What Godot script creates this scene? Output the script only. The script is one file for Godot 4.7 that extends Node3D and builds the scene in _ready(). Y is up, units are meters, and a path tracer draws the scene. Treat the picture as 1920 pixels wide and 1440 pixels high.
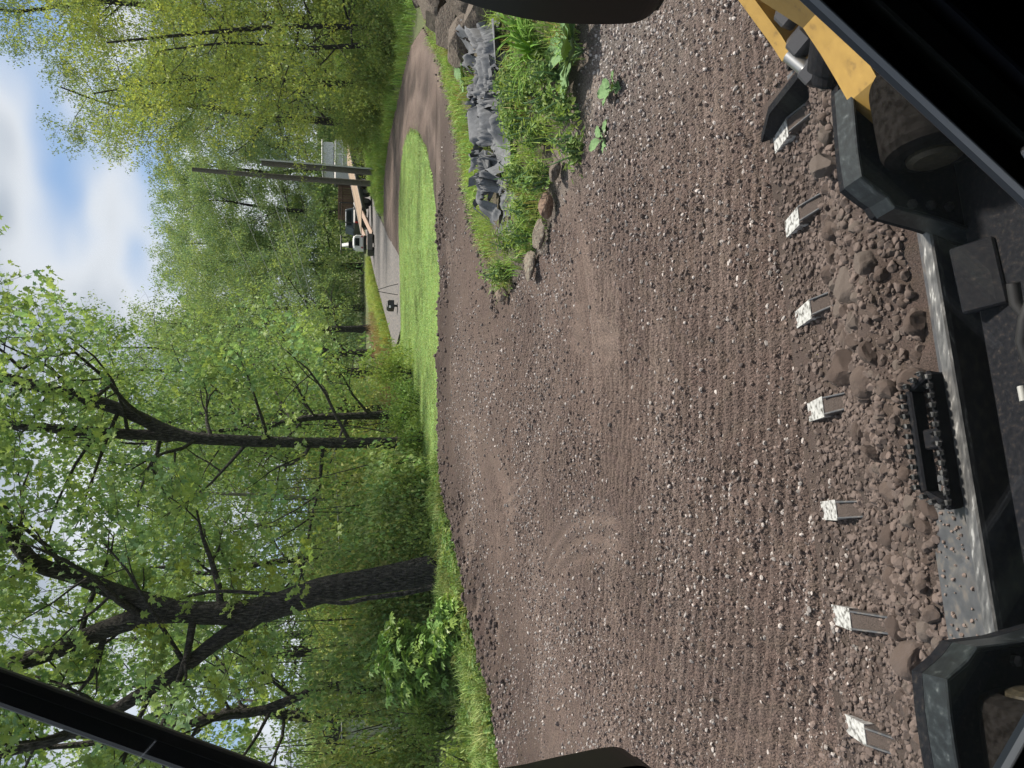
extends Node3D

# ------------------------------------------------------------------ helpers
var rng := RandomNumberGenerator.new()
var used := {}
var M := {}
var nz := FastNoiseLite.new()
var nf := FastNoiseLite.new()

class Buf:
	var v := PackedVector3Array()
	var n := PackedVector3Array()
	var c := PackedColorArray()
	# a, b, c run counter-clockwise seen from outside
	func tri(a: Vector3, b: Vector3, d: Vector3) -> void:
		v.push_back(a); v.push_back(d); v.push_back(b)
	func quad(a: Vector3, b: Vector3, d: Vector3, e: Vector3) -> void:
		tri(a, b, d); tri(a, d, e)
	func flat_to(k: int, col: Color) -> void:
		while c.size() < v.size():
			c.push_back(col)
	func mesh() -> ArrayMesh:
		var m := ArrayMesh.new()
		var a := []
		a.resize(Mesh.ARRAY_MAX)
		a[Mesh.ARRAY_VERTEX] = v
		if n.size() == v.size():
			a[Mesh.ARRAY_NORMAL] = n
		if c.size() == v.size():
			a[Mesh.ARRAY_COLOR] = c
		m.add_surface_from_arrays(Mesh.PRIMITIVE_TRIANGLES, a)
		return m

# chamfered box
func cbox(b: Buf, t: Transform3D, s: Vector3, e := 0.01) -> void:
	var h := s * 0.5
	e = min(e, min(h.x, min(h.y, h.z)) * 0.6)
	var faces := [[Vector3(1, 0, 0), Vector3(0, 1, 0), Vector3(0, 0, 1)], [Vector3(0, 1, 0), Vector3(0, 0, 1), Vector3(1, 0, 0)], [Vector3(0, 0, 1), Vector3(1, 0, 0), Vector3(0, 1, 0)]]
	for f in faces:
		var ax: Vector3 = f[0]
		var u: Vector3 = f[1]
		var w: Vector3 = f[2]
		for sg in [1.0, -1.0]:
			var o: Vector3 = ax * h * sg
			var uu: Vector3 = u * (h - Vector3.ONE * e)
			var ww: Vector3 = w * (h - Vector3.ONE * e)
			var p0 := o - uu - ww
			var p1 := o + uu - ww
			var p2 := o + uu + ww
			var p3 := o - uu + ww
			if sg > 0:
				b.quad(t * p0, t * p1, t * p2, t * p3)
			else:
				b.quad(t * p0, t * p3, t * p2, t * p1)
	# edges
	for f in faces:
		var ax: Vector3 = f[0]
		var u: Vector3 = f[1]
		var w: Vector3 = f[2]
		for su in [1.0, -1.0]:
			for sw in [1.0, -1.0]:
				var al: Vector3 = ax * (h - Vector3.ONE * e)
				var a1: Vector3 = u * h * su + w * (h - Vector3.ONE * e) * sw
				var a2: Vector3 = u * (h - Vector3.ONE * e) * su + w * h * sw
				if su * sw > 0:
					b.quad(t * (a1 - al), t * (a2 - al), t * (a2 + al), t * (a1 + al))
				else:
					b.quad(t * (a1 - al), t * (a1 + al), t * (a2 + al), t * (a2 - al))
	for sx in [1.0, -1.0]:
		for sy in [1.0, -1.0]:
			for sz in [1.0, -1.0]:
				var g := Vector3(sx, sy, sz)
				var q := g * (h - Vector3.ONE * e)
				var a := q + Vector3(e * sx, 0, 0)
				var d := q + Vector3(0, e * sy, 0)
				var f2 := q + Vector3(0, 0, e * sz)
				if sx * sy * sz > 0:
					b.tri(t * a, t * d, t * f2)
				else:
					b.tri(t * a, t * f2, t * d)

func bx(b: Buf, at: Vector3, s: Vector3, e := 0.006, rot := Vector3.ZERO) -> void:
	cbox(b, Transform3D(Basis.from_euler(rot), at), s, e)

# box laid along p -> q, width w across "side", thickness h
func bar(b: Buf, p: Vector3, q: Vector3, w: float, h: float, up := Vector3.UP, e := 0.004) -> void:
	var d := (q - p)
	var z := d.normalized()
	var x := up.cross(z).normalized()
	var y := z.cross(x)
	cbox(b, Transform3D(Basis(x, y, z), (p + q) * 0.5), Vector3(w, h, d.length()), e)

func prism(b: Buf, pts: PackedVector2Array, t: Transform3D, depth: float, e := 0.0) -> void:
	# polygon in local xy, extruded from z = 0 to z = depth; front rim chamfered by e
	var p := pts.duplicate()
	if Geometry2D.is_polygon_clockwise(p):
		p.reverse()
	var top := p
	if e > 0.0:
		var r := Geometry2D.offset_polygon(p, -e)
		if r.size() == 1 and r[0].size() == p.size():
			top = r[0]
			if Geometry2D.is_polygon_clockwise(top):
				top.reverse()
			var best := 0
			for k in top.size():
				if top[k].distance_squared_to(p[0]) < top[best].distance_squared_to(p[0]):
					best = k
			var rot := PackedVector2Array()
			for k in top.size():
				rot.push_back(top[(k + best) % top.size()])
			top = rot
		else:
			e = 0.0
	var idx := Geometry2D.triangulate_polygon(top)
	for k in range(0, idx.size(), 3):
		var a := top[idx[k]]; var c := top[idx[k + 1]]; var d := top[idx[k + 2]]
		if (c - a).cross(d - a) < 0:
			var s := c; c = d; d = s
		b.tri(t * Vector3(a.x, a.y, depth), t * Vector3(c.x, c.y, depth), t * Vector3(d.x, d.y, depth))
	idx = Geometry2D.triangulate_polygon(p)
	for k in range(0, idx.size(), 3):
		var a := p[idx[k]]; var c := p[idx[k + 1]]; var d := p[idx[k + 2]]
		if (c - a).cross(d - a) < 0:
			var s := c; c = d; d = s
		b.tri(t * Vector3(a.x, a.y, 0), t * Vector3(d.x, d.y, 0), t * Vector3(c.x, c.y, 0))
	for k in p.size():
		var a := p[k]; var c := p[(k + 1) % p.size()]
		b.quad(t * Vector3(a.x, a.y, 0), t * Vector3(c.x, c.y, 0), t * Vector3(c.x, c.y, depth - e), t * Vector3(a.x, a.y, depth - e))
		if e > 0.0:
			var a2 := top[k]; var c2 := top[(k + 1) % p.size()]
			b.quad(t * Vector3(a.x, a.y, depth - e), t * Vector3(c.x, c.y, depth - e), t * Vector3(c2.x, c2.y, depth), t * Vector3(a2.x, a2.y, depth))

# smooth tube along points (explicit normals)
func tube(b: Buf, pts: Array, rad: Array, sides := 8, rough := 0.0) -> void:
	var rings := []
	var norms := []
	var ref := Vector3(0.31, 0.17, 0.93)
	for k in pts.size():
		var d: Vector3
		if k == 0:
			d = pts[1] - pts[0]
		elif k == pts.size() - 1:
			d = pts[k] - pts[k - 1]
		else:
			d = pts[k + 1] - pts[k - 1]
		d = d.normalized()
		if absf(d.dot(ref)) > 0.95:
			ref = Vector3(0.9, 0.3, 0.1)
		var x := ref.cross(d).normalized()
		var y := d.cross(x)
		ref = ref.lerp(y, 0.0)
		var ring := PackedVector3Array()
		var nr := PackedVector3Array()
		for s in sides:
			var a := TAU * s / sides
			var o := x * cos(a) + y * sin(a)
			var r: float = rad[k]
			if rough > 0.0:
				r *= 1.0 + rough * (nf.get_noise_3d(o.x * 1.6, pts[k].y * 1.2, o.z * 1.6) * 1.2 + nf.get_noise_3d(o.x * 9.0 + 40.0, pts[k].y * 1.6, o.z * 9.0) * 0.9)
			ring.push_back(pts[k] + o * r)
			nr.push_back(o)
		rings.push_back(ring)
		norms.push_back(nr)
	for k in pts.size() - 1:
		var r0: PackedVector3Array = rings[k]; var r1: PackedVector3Array = rings[k + 1]
		var n0: PackedVector3Array = norms[k]; var n1: PackedVector3Array = norms[k + 1]
		for s in sides:
			var t := (s + 1) % sides
			b.v.append_array([r0[s], r1[t], r0[t], r0[s], r1[s], r1[t]])
			b.n.append_array([n0[s], n1[t], n0[t], n0[s], n1[s], n1[t]])
	# end cap
	var e: PackedVector3Array = rings[-1]
	var dd: Vector3 = (pts[-1] - pts[-2]).normalized()
	for s in range(1, sides - 1):
		b.v.append_array([e[0], e[s + 1], e[s]])
		b.n.append_array([dd, dd, dd])
	var e0: PackedVector3Array = rings[0]
	for s in range(1, sides - 1):
		b.v.append_array([e0[0], e0[s], e0[s + 1]])
		b.n.append_array([-dd, -dd, -dd])

# lathe round an axis: profile of (radius, along)
func lathe(b: Buf, t: Transform3D, prof: Array, sides := 24) -> void:
	for k in prof.size() - 1:
		for s in sides:
			var a0 := TAU * s / sides
			var a1 := TAU * (s + 1) / sides
			var p: Vector2 = prof[k]; var q: Vector2 = prof[k + 1]
			b.quad(t * Vector3(p.y, cos(a0) * p.x, sin(a0) * p.x), t * Vector3(p.y, cos(a1) * p.x, sin(a1) * p.x), t * Vector3(q.y, cos(a1) * q.x, sin(a1) * q.x), t * Vector3(q.y, cos(a0) * q.x, sin(a0) * q.x))

func numbered(called: String) -> String:
	var k: int = used.get(called, -1) + 1
	used[called] = k
	return called if k == 0 else "%s_%03d" % [called, k]

func node_at(called: String, at := Vector3.ZERO, turn := 0.0) -> Node3D:
	var o := Node3D.new()
	o.name = numbered(called)
	add_child(o)
	o.position = at
	o.rotation.y = turn
	return o

func tag(o: Node, label: String, category: String, group := "") -> void:
	o.set_meta("label", label)
	o.set_meta("category", category)
	if group:
		o.set_meta("group", group)

func put(called: String, m: Mesh, mat: Material, parent: Node = null) -> MeshInstance3D:
	var o := MeshInstance3D.new()
	o.mesh = m
	o.material_override = mat
	if parent:
		o.name = called
		parent.add_child(o, true)
	else:
		o.name = numbered(called)
		add_child(o)
	return o

func structure(called: String, m: Mesh, mat: Material) -> MeshInstance3D:
	var o := put(called, m, mat)
	o.set_meta("kind", "structure")
	return o

func scatter(called: String, m: Mesh, mat: Material, where: Array, tints: Array, parent: Node = null) -> MultiMeshInstance3D:
	var mm := MultiMesh.new()
	mm.transform_format = MultiMesh.TRANSFORM_3D
	mm.use_colors = true
	mm.mesh = m
	mm.instance_count = where.size()
	for k in where.size():
		mm.set_instance_transform(k, where[k])
		mm.set_instance_color(k, tints[k])
	var o := MultiMeshInstance3D.new()
	o.multimesh = mm
	o.material_override = mat
	if parent:
		o.name = called
		parent.add_child(o, true)
	else:
		o.name = numbered(called)
		add_child(o)
	return o

func rf(a: float, b: float) -> float:
	return rng.randf_range(a, b)

func rdir() -> Vector3:
	var v := Vector3(rf(-1, 1), rf(-1, 1), rf(-1, 1))
	while v.length_squared() < 0.01 or v.length_squared() > 1.0:
		v = Vector3(rf(-1, 1), rf(-1, 1), rf(-1, 1))
	return v.normalized()

func lin(r: float, g: float, b: float) -> Color:
	return Color(r, g, b).linear_to_srgb()

func noise_tex(size: int, freq: float, oct: int, ramp: Array, seed_: int, kind := FastNoiseLite.TYPE_SIMPLEX_SMOOTH) -> NoiseTexture2D:
	var n := FastNoiseLite.new()
	n.noise_type = kind
	n.frequency = freq
	n.fractal_octaves = oct
	n.seed = seed_
	var t := NoiseTexture2D.new()
	t.width = size; t.height = size
	t.seamless = true
	t.noise = n
	if ramp.size():
		var g := Gradient.new()
		var off := PackedFloat32Array()
		var col := PackedColorArray()
		for k in ramp.size():
			off.push_back(ramp[k][0]); col.push_back(ramp[k][1])
		g.offsets = off; g.colors = col
		t.color_ramp = g
	return t

func norm_tex(size: int, freq: float, oct: int, strength: float, seed_: int, kind := FastNoiseLite.TYPE_SIMPLEX_SMOOTH) -> NoiseTexture2D:
	var t := noise_tex(size, freq, oct, [], seed_, kind)
	t.as_normal_map = true
	t.bump_strength = strength
	return t

func mat(called: String, col: Color, rough := 0.8, metal := 0.0) -> StandardMaterial3D:
	var m := StandardMaterial3D.new()
	m.resource_name = called
	m.albedo_color = col
	m.roughness = rough
	m.metallic = metal
	M[called] = m
	return m

func tri_uv(m: StandardMaterial3D, s: Vector3, world := true) -> void:
	m.uv1_triplanar = true
	m.uv1_world_triplanar = world
	m.uv1_scale = s

# ------------------------------------------------------------------ rocks
func icosphere(sub: int) -> Array:
	var t := (1.0 + sqrt(5.0)) / 2.0
	var vs: Array = [Vector3(-1, t, 0), Vector3(1, t, 0), Vector3(-1, -t, 0), Vector3(1, -t, 0), Vector3(0, -1, t), Vector3(0, 1, t), Vector3(0, -1, -t), Vector3(0, 1, -t), Vector3(t, 0, -1), Vector3(t, 0, 1), Vector3(-t, 0, -1), Vector3(-t, 0, 1)]
	for k in vs.size():
		vs[k] = vs[k].normalized()
	var fs: Array = [[0, 11, 5], [0, 5, 1], [0, 1, 7], [0, 7, 10], [0, 10, 11], [1, 5, 9], [5, 11, 4], [11, 10, 2], [10, 7, 6], [7, 1, 8], [3, 9, 4], [3, 4, 2], [3, 2, 6], [3, 6, 8], [3, 8, 9], [4, 9, 5], [2, 4, 11], [6, 2, 10], [8, 6, 7], [9, 8, 1]]
	for s in sub:
		var mid := {}
		var nfs := []
		for f in fs:
			var m := []
			for k in 3:
				var a: int = f[k]; var b: int = f[(k + 1) % 3]
				var key := Vector2i(mini(a, b), maxi(a, b))
				if not mid.has(key):
					vs.push_back(((vs[a] + vs[b]) * 0.5).normalized())
					mid[key] = vs.size() - 1
				m.push_back(mid[key])
			nfs.append_array([[f[0], m[0], m[2]], [f[1], m[1], m[0]], [f[2], m[2], m[1]], [m[0], m[1], m[2]]])
		fs = nfs
	return [vs, fs]

func rock_mesh(sub: int, cuts: int, bump: float, squash := Vector3.ONE, fine := 0.0) -> ArrayMesh:
	var ic := icosphere(sub)
	var vs: Array = ic[0]
	var planes := []
	for k in cuts:
		planes.push_back([rdir(), rf(0.42, 0.8) if sub > 3 else rf(0.55, 0.85)])
	var o := Vector3(rf(-50, 50), rf(-50, 50), rf(-50, 50))
	for k in vs.size():
		var p: Vector3 = vs[k]
		for pl in planes:
			var e: float = p.dot(pl[0]) - pl[1]
			if e > 0:
				p -= pl[0] * e
		p *= 1.0 + bump * nz.get_noise_3d(p.x * 30 + o.x, p.y * 30 + o.y, p.z * 30 + o.z)
		if fine > 0:
			p *= 1.0 + fine * nz.get_noise_3d(p.x * 150 + o.x, p.y * 150 + o.y, p.z * 150 + o.z)
		vs[k] = p * squash
	var b := Buf.new()
	for f in ic[1]:
		b.tri(vs[f[0]], vs[f[1]], vs[f[2]])
	return b.mesh()

# ------------------------------------------------------------------ leaves
func leaf(b: Buf, t: Transform3D, outline: Array) -> void:
	# outline in xz, stem at origin, tip along +z; folded a little along the midrib
	var p := []
	for q in outline:
		p.push_back(t * Vector3(q.x, absf(q.x) * 0.28 - q.y * q.y * 0.22, q.y))
	for k in range(1, p.size() - 1):
		b.tri(p[0], p[k], p[k + 1])

var MAPLE := [Vector2(0, 0.0), Vector2(0.22, -0.06), Vector2(0.5, 0.2), Vector2(0.27, 0.36), Vector2(0.52, 0.68), Vector2(0.17, 0.66), Vector2(0.0, 1.0), Vector2(-0.17, 0.66), Vector2(-0.52, 0.68), Vector2(-0.27, 0.36), Vector2(-0.5, 0.2), Vector2(-0.22, -0.06)]
var OVAL := [Vector2(0, 0), Vector2(0.2, 0.3), Vector2(0.17, 0.65), Vector2(0, 1.0), Vector2(-0.17, 0.65), Vector2(-0.2, 0.3)]
var RHOMB := [Vector2(0, 0), Vector2(0.3, 0.45), Vector2(0, 1.0), Vector2(-0.3, 0.45)]
var LANCE := [Vector2(0, 0), Vector2(0.11, 0.4), Vector2(0, 1.0), Vector2(-0.11, 0.4)]

func spray(count: int, radius: float, size: float, outline: Array, droop := 0.35) -> ArrayMesh:
	var b := Buf.new()
	for k in count:
		var at := rdir() * radius * pow(rf(0.05, 1), 0.5) * Vector3(1, 0.65, 1)
		var yaw := rf(0, TAU)
		var bs := Basis(Vector3.UP, yaw) * Basis(Vector3.RIGHT, rf(-0.3, 0.9) + droop) * Basis(Vector3.BACK, rf(-0.9, 0.9))
		var s := size * rf(0.65, 1.2)
		leaf(b, Transform3D(bs.scaled(Vector3.ONE * s), at), outline)
	return b.mesh()

# leaves along a twig, palmate or pinnate, for bushes
func palmate(size: float) -> ArrayMesh:
	var b := Buf.new()
	for s in 4:
		var at := Vector3(rf(-0.14, 0.14), rf(-0.1, 0.1), rf(-0.14, 0.14))
		var yaw := rf(0, TAU)
		var til := rf(-0.2, 0.7)
		for k in 5:
			var bs := Basis(Vector3.UP, yaw) * Basis(Vector3.RIGHT, til) * Basis(Vector3.UP, (k - 2) * 0.62)
			leaf(b, Transform3D(bs.scaled(Vector3.ONE * size * (1.0 - 0.12 * absf(k - 2))), at), OVAL)
	return b.mesh()

func tuft(blades: int, spread: float, height: float, width: float, lean: float) -> ArrayMesh:
	var b := Buf.new()
	for k in blades:
		var a := rf(0, TAU)
		var at := Vector3(cos(a), 0, sin(a)) * spread * sqrt(rng.randf())
		var d := rf(0, TAU)
		var out := Vector3(cos(d), 0, sin(d))
		var side := Vector3(-out.z, 0, out.x) * width * 0.5
		var h := height * rf(0.5, 1.1)
		var l := lean * rf(0.2, 1.2)
		var m := at + Vector3.UP * h * 0.6 + out * h * l * 0.35
		var tp := at + Vector3.UP * h * (1.0 - 0.35 * l) + out * h * l
		b.quad(at - side, at + side, m + side * 0.8, m - side * 0.8)
		b.tri(m - side * 0.8, m + side * 0.8, tp)
	return b.mesh()

# ------------------------------------------------------------------ trees
func branch(b: Buf, out: Array, p: Vector3, d: Vector3, len: float, r: float, level: int, cfg: Dictionary) -> void:
	var segs := 4 if level > 0 else 2
	var pts := [p]
	var rad := [r]
	var cur := p
	var dir := d
	var pull: float = cfg.lift if level > 0 else cfg.get("twig_lift", -0.1)
	for k in segs:
		dir = (dir + rdir() * 0.24 + Vector3.UP * pull * 0.35).normalized()
		cur += dir * len / segs
		pts.push_back(cur)
		rad.push_back(max(r * (1.0 - 0.75 * (k + 1.0) / segs), 0.004))
	tube(b, pts, rad, 6 if level > 1 else (4 if level == 1 else 3))
	if level == 0:
		var n: int = cfg.sprays
		for k in n:
			var t := rf(0.25, 1.08) * segs
			var i := clampi(int(t), 0, segs - 1)
			var q: Vector3 = pts[i].lerp(pts[i + 1], t - i)
			out.push_back(q + rdir() * cfg.jitter)
		return
	var kids: int = cfg.kids
	for k in kids:
		var t := (0.25 + 0.75 * (k + rf(0.2, 0.9)) / kids) * segs
		var i := clampi(int(t), 0, segs - 1)
		var q: Vector3 = pts[i].lerp(pts[i + 1], clampf(t - i, 0, 1))
		var side := rdir()
		side = (side - dir * side.dot(dir)).normalized()
		side.y *= 0.6
		var nd := (dir * rf(0.35, 0.8) + side).normalized()
		branch(b, out, q, nd, len * rf(0.45, 0.68), max(rad[i] * 0.55, 0.005), level - 1, cfg)

# skeleton: array of [points, radii]; spawns limbs on it
func make_tree(called: String, base: Vector3, skel: Array, cfg: Dictionary, bark: Material, leafmesh: Mesh, leafmat: Material, tint: Color, vary := 0.25) -> Node3D:
	var o := node_at(called, base)
	var wood := Buf.new()
	var limbs: Buf = wood if cfg.levels < 2 else Buf.new()
	var pos := []
	for s in skel:
		var pts := []
		for q in s[0]:
			pts.push_back(q - base)
		# subdivide for a smoother trunk
		var sp := []
		var sr := []
		for k in pts.size() - 1:
			for j in 3:
				var t := j / 3.0
				var a: Vector3 = pts[maxi(k - 1, 0)]; var d: Vector3 = pts[mini(k + 2, pts.size() - 1)]
				sp.push_back(pts[k].cubic_interpolate(pts[k + 1], a, d, t))
				sr.push_back(lerpf(s[1][k], s[1][k + 1], t))
		sp.push_back(pts[-1]); sr.push_back(s[1][-1])
		if s[0][0].y < 0.4:
			sr[0] *= 1.5
			sr[1] *= 1.2
			sp[0].y -= 0.15
		tube(wood, sp, sr, 28 if s[1][0] > 0.13 else 12, cfg.get("rough", 0.1))
		var n: int = s[2]
		var from: float = s[3]
		for k in n:
			var t := lerpf(from, 1.0, (k + rf(0.1, 0.9)) / n) * (sp.size() - 1)
			var i := clampi(int(t), 0, sp.size() - 2)
			var q: Vector3 = sp[i].lerp(sp[i + 1], t - i)
			var up: Vector3 = (sp[i + 1] - sp[i]).normalized()
			var a := k * 2.4 + rf(-0.5, 0.5)
			var side := Vector3(cos(a), 0, sin(a))
			var nd := (side + up * rf(0.1, 0.7)).normalized()
			var l: float = cfg.len * rf(0.7, 1.25) * (1.15 - 0.45 * t / (sp.size() - 1))
			branch(limbs, pos, q, nd, l, clampf(sr[i] * 0.4, 0.012, 0.09), cfg.levels, cfg)
	put("trunk", wood.mesh(), bark, o)
	if limbs != wood and limbs.v.size():
		put("branches", limbs.mesh(), bark, o)
	var tf := []
	var col := []
	var sc: float = cfg.get("scale", 1.0)
	for q in pos:
		tf.push_back(Transform3D(Basis(Vector3.UP, rf(0, TAU)) * Basis(rdir(), rf(0, 0.5)) * sc * rf(0.75, 1.25), q))
		var y := rf(0, 1)
		var br := rf(1.0 - vary, 1.0 + vary)
		col.push_back(Color(tint.r * br * lerpf(0.85, 1.35, y), tint.g * br * lerpf(0.92, 1.12, y), tint.b * br * lerpf(1.1, 0.8, y)))
	if tf.size():
		scatter("crown", leafmesh, leafmat, tf, col, o).set_meta("kind", "stuff")
	return o

func auto_skel(base: Vector3, h: float, r: float, n: int, from: float, lean := Vector3.ZERO) -> Array:
	var pts := []
	var rad := []
	for k in 7:
		var t := k / 6.0
		pts.push_back(base + Vector3.UP * h * t + lean * t * t + Vector3(rf(-1, 1), 0, rf(-1, 1)) * 0.035 * h * t)
		rad.push_back(lerpf(r, r * 0.15, t))
	return [[pts, rad, n, from]]

func shrub(called: String, base: Vector3, r: Vector3, count: int, lm: Mesh, lmat: Material, tint: Color, bark: Material, sc := 1.0, vary := 0.3) -> Node3D:
	var o := node_at(called, base)
	var b := Buf.new()
	var tf := []
	var col := []
	var tips := []
	for k in 9:
		var a := rf(0, TAU)
		var e := Vector3(cos(a) * r.x * rf(0.2, 0.8), r.y * rf(0.7, 1.5), sin(a) * r.z * rf(0.2, 0.8))
		var m := e * 0.5 + rdir() * 0.08
		m.y = e.y * 0.55
		tube(b, [Vector3(e.x * 0.12, -0.08, e.z * 0.12), m, e], [0.014, 0.01, 0.004], 4)
		tips.push_back(e)
	put("stems", b.mesh(), bark, o)
	# clumps round the stems' ends, so that the outline stays uneven
	for k in count:
		var q: Vector3
		if rng.randf() < 0.65:
			var e: Vector3 = tips[rng.randi() % tips.size()]
			q = e * rf(0.45, 1.05) + rdir() * 0.3 * r.x * rf(0.3, 1.0)
		else:
			q = rdir() * pow(rng.randf(), 0.4)
			q = Vector3(q.x * r.x, absf(q.y) * r.y * 1.25, q.z * r.z)
		if q.y < 0.04:
			q.y = rf(0.04, 0.2)
		tf.push_back(Transform3D(Basis(Vector3.UP, rf(0, TAU)) * Basis(rdir(), rf(0, 0.6)) * sc * rf(0.7, 1.2), q))
		var y := rng.randf()
		var br := rf(1.0 - vary, 1.0 + vary)
		col.push_back(Color(tint.r * br * lerpf(0.85, 1.4, y), tint.g * br * lerpf(0.92, 1.12, y), tint.b * br))
	scatter("foliage", lm, lmat, tf, col, o).set_meta("kind", "stuff")
	return o

# ------------------------------------------------------------------ ground shape
var BANK := PackedVector2Array([Vector2(-9.5, 3), Vector2(-7.2, -3.0), Vector2(-5.4, -6.0), Vector2(-4.31, -7.89), Vector2(-3.91, -8.48), Vector2(-3.66, -9.35), Vector2(-3.10, -10.32), Vector2(-2.71, -11.33), Vector2(-2.27, -12.69), Vector2(-1.31, -13.57), Vector2(0.20, -13.73), Vector2(2.22, -13.57), Vector2(3.34, -14.06), Vector2(4.32, -14.95), Vector2(5.33, -16.18), Vector2(6.28, -18.02), Vector2(7.18, -20.32)])
var LAWNFAR := PackedVector2Array([Vector2(7.48, -22.63), Vector2(6.87, -23.98), Vector2(5.75, -24.47), Vector2(4.31, -24.47)])
var OUTER := PackedVector2Array([Vector2(6.2, -31.0), Vector2(7.6, -35.0), Vector2(9.6, -35.0), Vector2(10.36, -31.48), Vector2(9.95, -26.63), Vector2(9.73, -22.84), Vector2(9.30, -19.82), Vector2(8.38, -16.99), Vector2(6.55, -14.23), Vector2(5.47, -12.90), Vector2(4.76, -12.03), Vector2(4.25, -11.61), Vector2(3.56, -11.06), Vector2(3.14, -10.75), Vector2(2.62, -10.27), Vector2(2.07, -9.83), Vector2(1.66, -9.16), Vector2(1.22, -8.48), Vector2(0.96, -7.89)])
var NEAR := PackedVector2Array([Vector2(1.18, -7.02), Vector2(1.18, -6.14), Vector2(1.38, -5.98), Vector2(1.53, -5.66), Vector2(1.71, -5.38), Vector2(1.83, -5.00), Vector2(2.06, -4.78), Vector2(2.47, -4.78), Vector2(3.4, -4.72), Vector2(5.0, -4.6), Vector2(10.0, -4.4)])
# scuffs of turning tracks: centre, radius, half width, middle angle, half angle
const ARCS := [[2.2, -4.6, 1.9, 0.22, -2.4, 0.9], [-0.2, -7.2, 1.3, 0.2, 0.7, 1.1], [-0.2, -7.2, 2.3, 0.22, 0.9, 0.8], [-3.6, -4.4, 2.6, 0.25, -0.7, 0.8], [-2.4, -9.0, 1.6, 0.22, 0.9, 0.9], [1.8, -8.6, 3.2, 0.25, 2.3, 0.7]]
const SKY := Vector2(1.95, 0.95)
var BEND := PackedVector2Array([Vector2(4.2, -12.9), Vector2(6.0, -14.9), Vector2(7.4, -17.2), Vector2(8.35, -20.0), Vector2(8.65, -23.0), Vector2(8.3, -26.5), Vector2(7.6, -32.0), Vector2(8.0, -36.0)])
var DIRT := PackedVector2Array()
var ISLAND := PackedVector2Array()
var LAWN := PackedVector2Array()

func dist_line(p: Vector2, l: PackedVector2Array) -> float:
	var best := 1e9
	for k in l.size() - 1:
		var q := Geometry2D.get_closest_point_to_segment(p, l[k], l[k + 1])
		best = minf(best, p.distance_squared_to(q))
	return sqrt(best)

func sst(a: float, b: float, x: float) -> float:
	return smoothstep(a, b, x)

func hill(x: float, z: float) -> float:
	# wood on the right rises behind the loop road, the land behind rises gently
	var y := 3.6 * sst(10.6, 24.0, x) * sst(-12.0, -24.0, z) * (1.0 - sst(-40.0, -54.0, z))
	y += 9.0 * sst(-85.0, -190.0, z)
	y += 2.5 * sst(-9.0, -40.0, x) * sst(-16.0, -60.0, z)
	return y

func island_y(p: Vector2) -> float:
	if not Geometry2D.is_point_in_polygon(p, ISLAND):
		return 0.0
	var d := minf(dist_line(p, NEAR), dist_line(p, OUTER))
	var far := dist_line(p, OUTER)
	return 0.15 * sst(0.0, 1.1, d) + 0.05 * nz.get_noise_2d(p.x * 40, p.y * 40) * sst(0, 0.3, d) + 0.08 * sst(0.6, 1.6, far) * sst(3.0, 5.0, p.x)

func dirt_y(x: float, z: float, near: bool) -> float:
	var y := lerpf(0.012, 0.035, sst(-14.0, -11.5, z)) * nz.get_noise_2d(x * 22, z * 22) + 0.012 * nz.get_noise_2d(x * 90 + 50, z * 90)
	var fade := sst(-13.9, -9.0, z)
	if near:
		# ridges pressed by the tracks
		var warp := 0.16 * nz.get_noise_2d(x * 14 + 300, z * 14) + 0.05 * nz.get_noise_2d(x * 50, z * 50 + 90)
		var zz := z + warp - 0.06 * x + 0.025 * x * x
		var w := sst(-0.25, 0.3, nz.get_noise_2d(x * 16 + 700, z * 11 + 40)) * 0.88 + 0.12
		var ridge := sin(zz * TAU / 0.085)
		y += 0.016 * w * (ridge - 0.35 * ridge * ridge) * fade
		y += (0.014 * nz.get_noise_2d(x * 420, z * 420) + 0.012 * nz.get_noise_2d(x * 1100, z * 1100)) * sst(-14.1, -13.0, z)
		# swirls left by turning tracks
		for s in ARCS:
			var q := Vector2(x, z) - Vector2(s[0], s[1])
			var r: float = q.length() - s[2]
			var wd: float = s[3]
			if absf(r) < wd and absf(angle_difference(q.angle(), s[4])) < s[5]:
				var e: float = (1.0 - absf(r) / wd) * minf(1.0, (s[5] - absf(angle_difference(q.angle(), s[4]))) * 3.0)
				y = lerpf(y, 0.02 * nz.get_noise_2d(x * 22, z * 22) + 0.016 * sin(r * 44.0) - 0.014, sst(0.0, 0.4, e))
	return y

func berm(x: float, z: float) -> float:
	var d := dist_line(Vector2(x, z), BANK)
	var k := 0.6 + 0.8 * nz.get_noise_2d(x * 60 + 9, z * 60) + 0.5 * nz.get_noise_2d(x * 260, z * 260)
	return 0.15 * (1.0 - 0.85 * sst(2.6, 4.6, x)) * maxf(k, 0.1) * exp(-pow((d - 0.55) / 0.45, 2.0))

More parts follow.
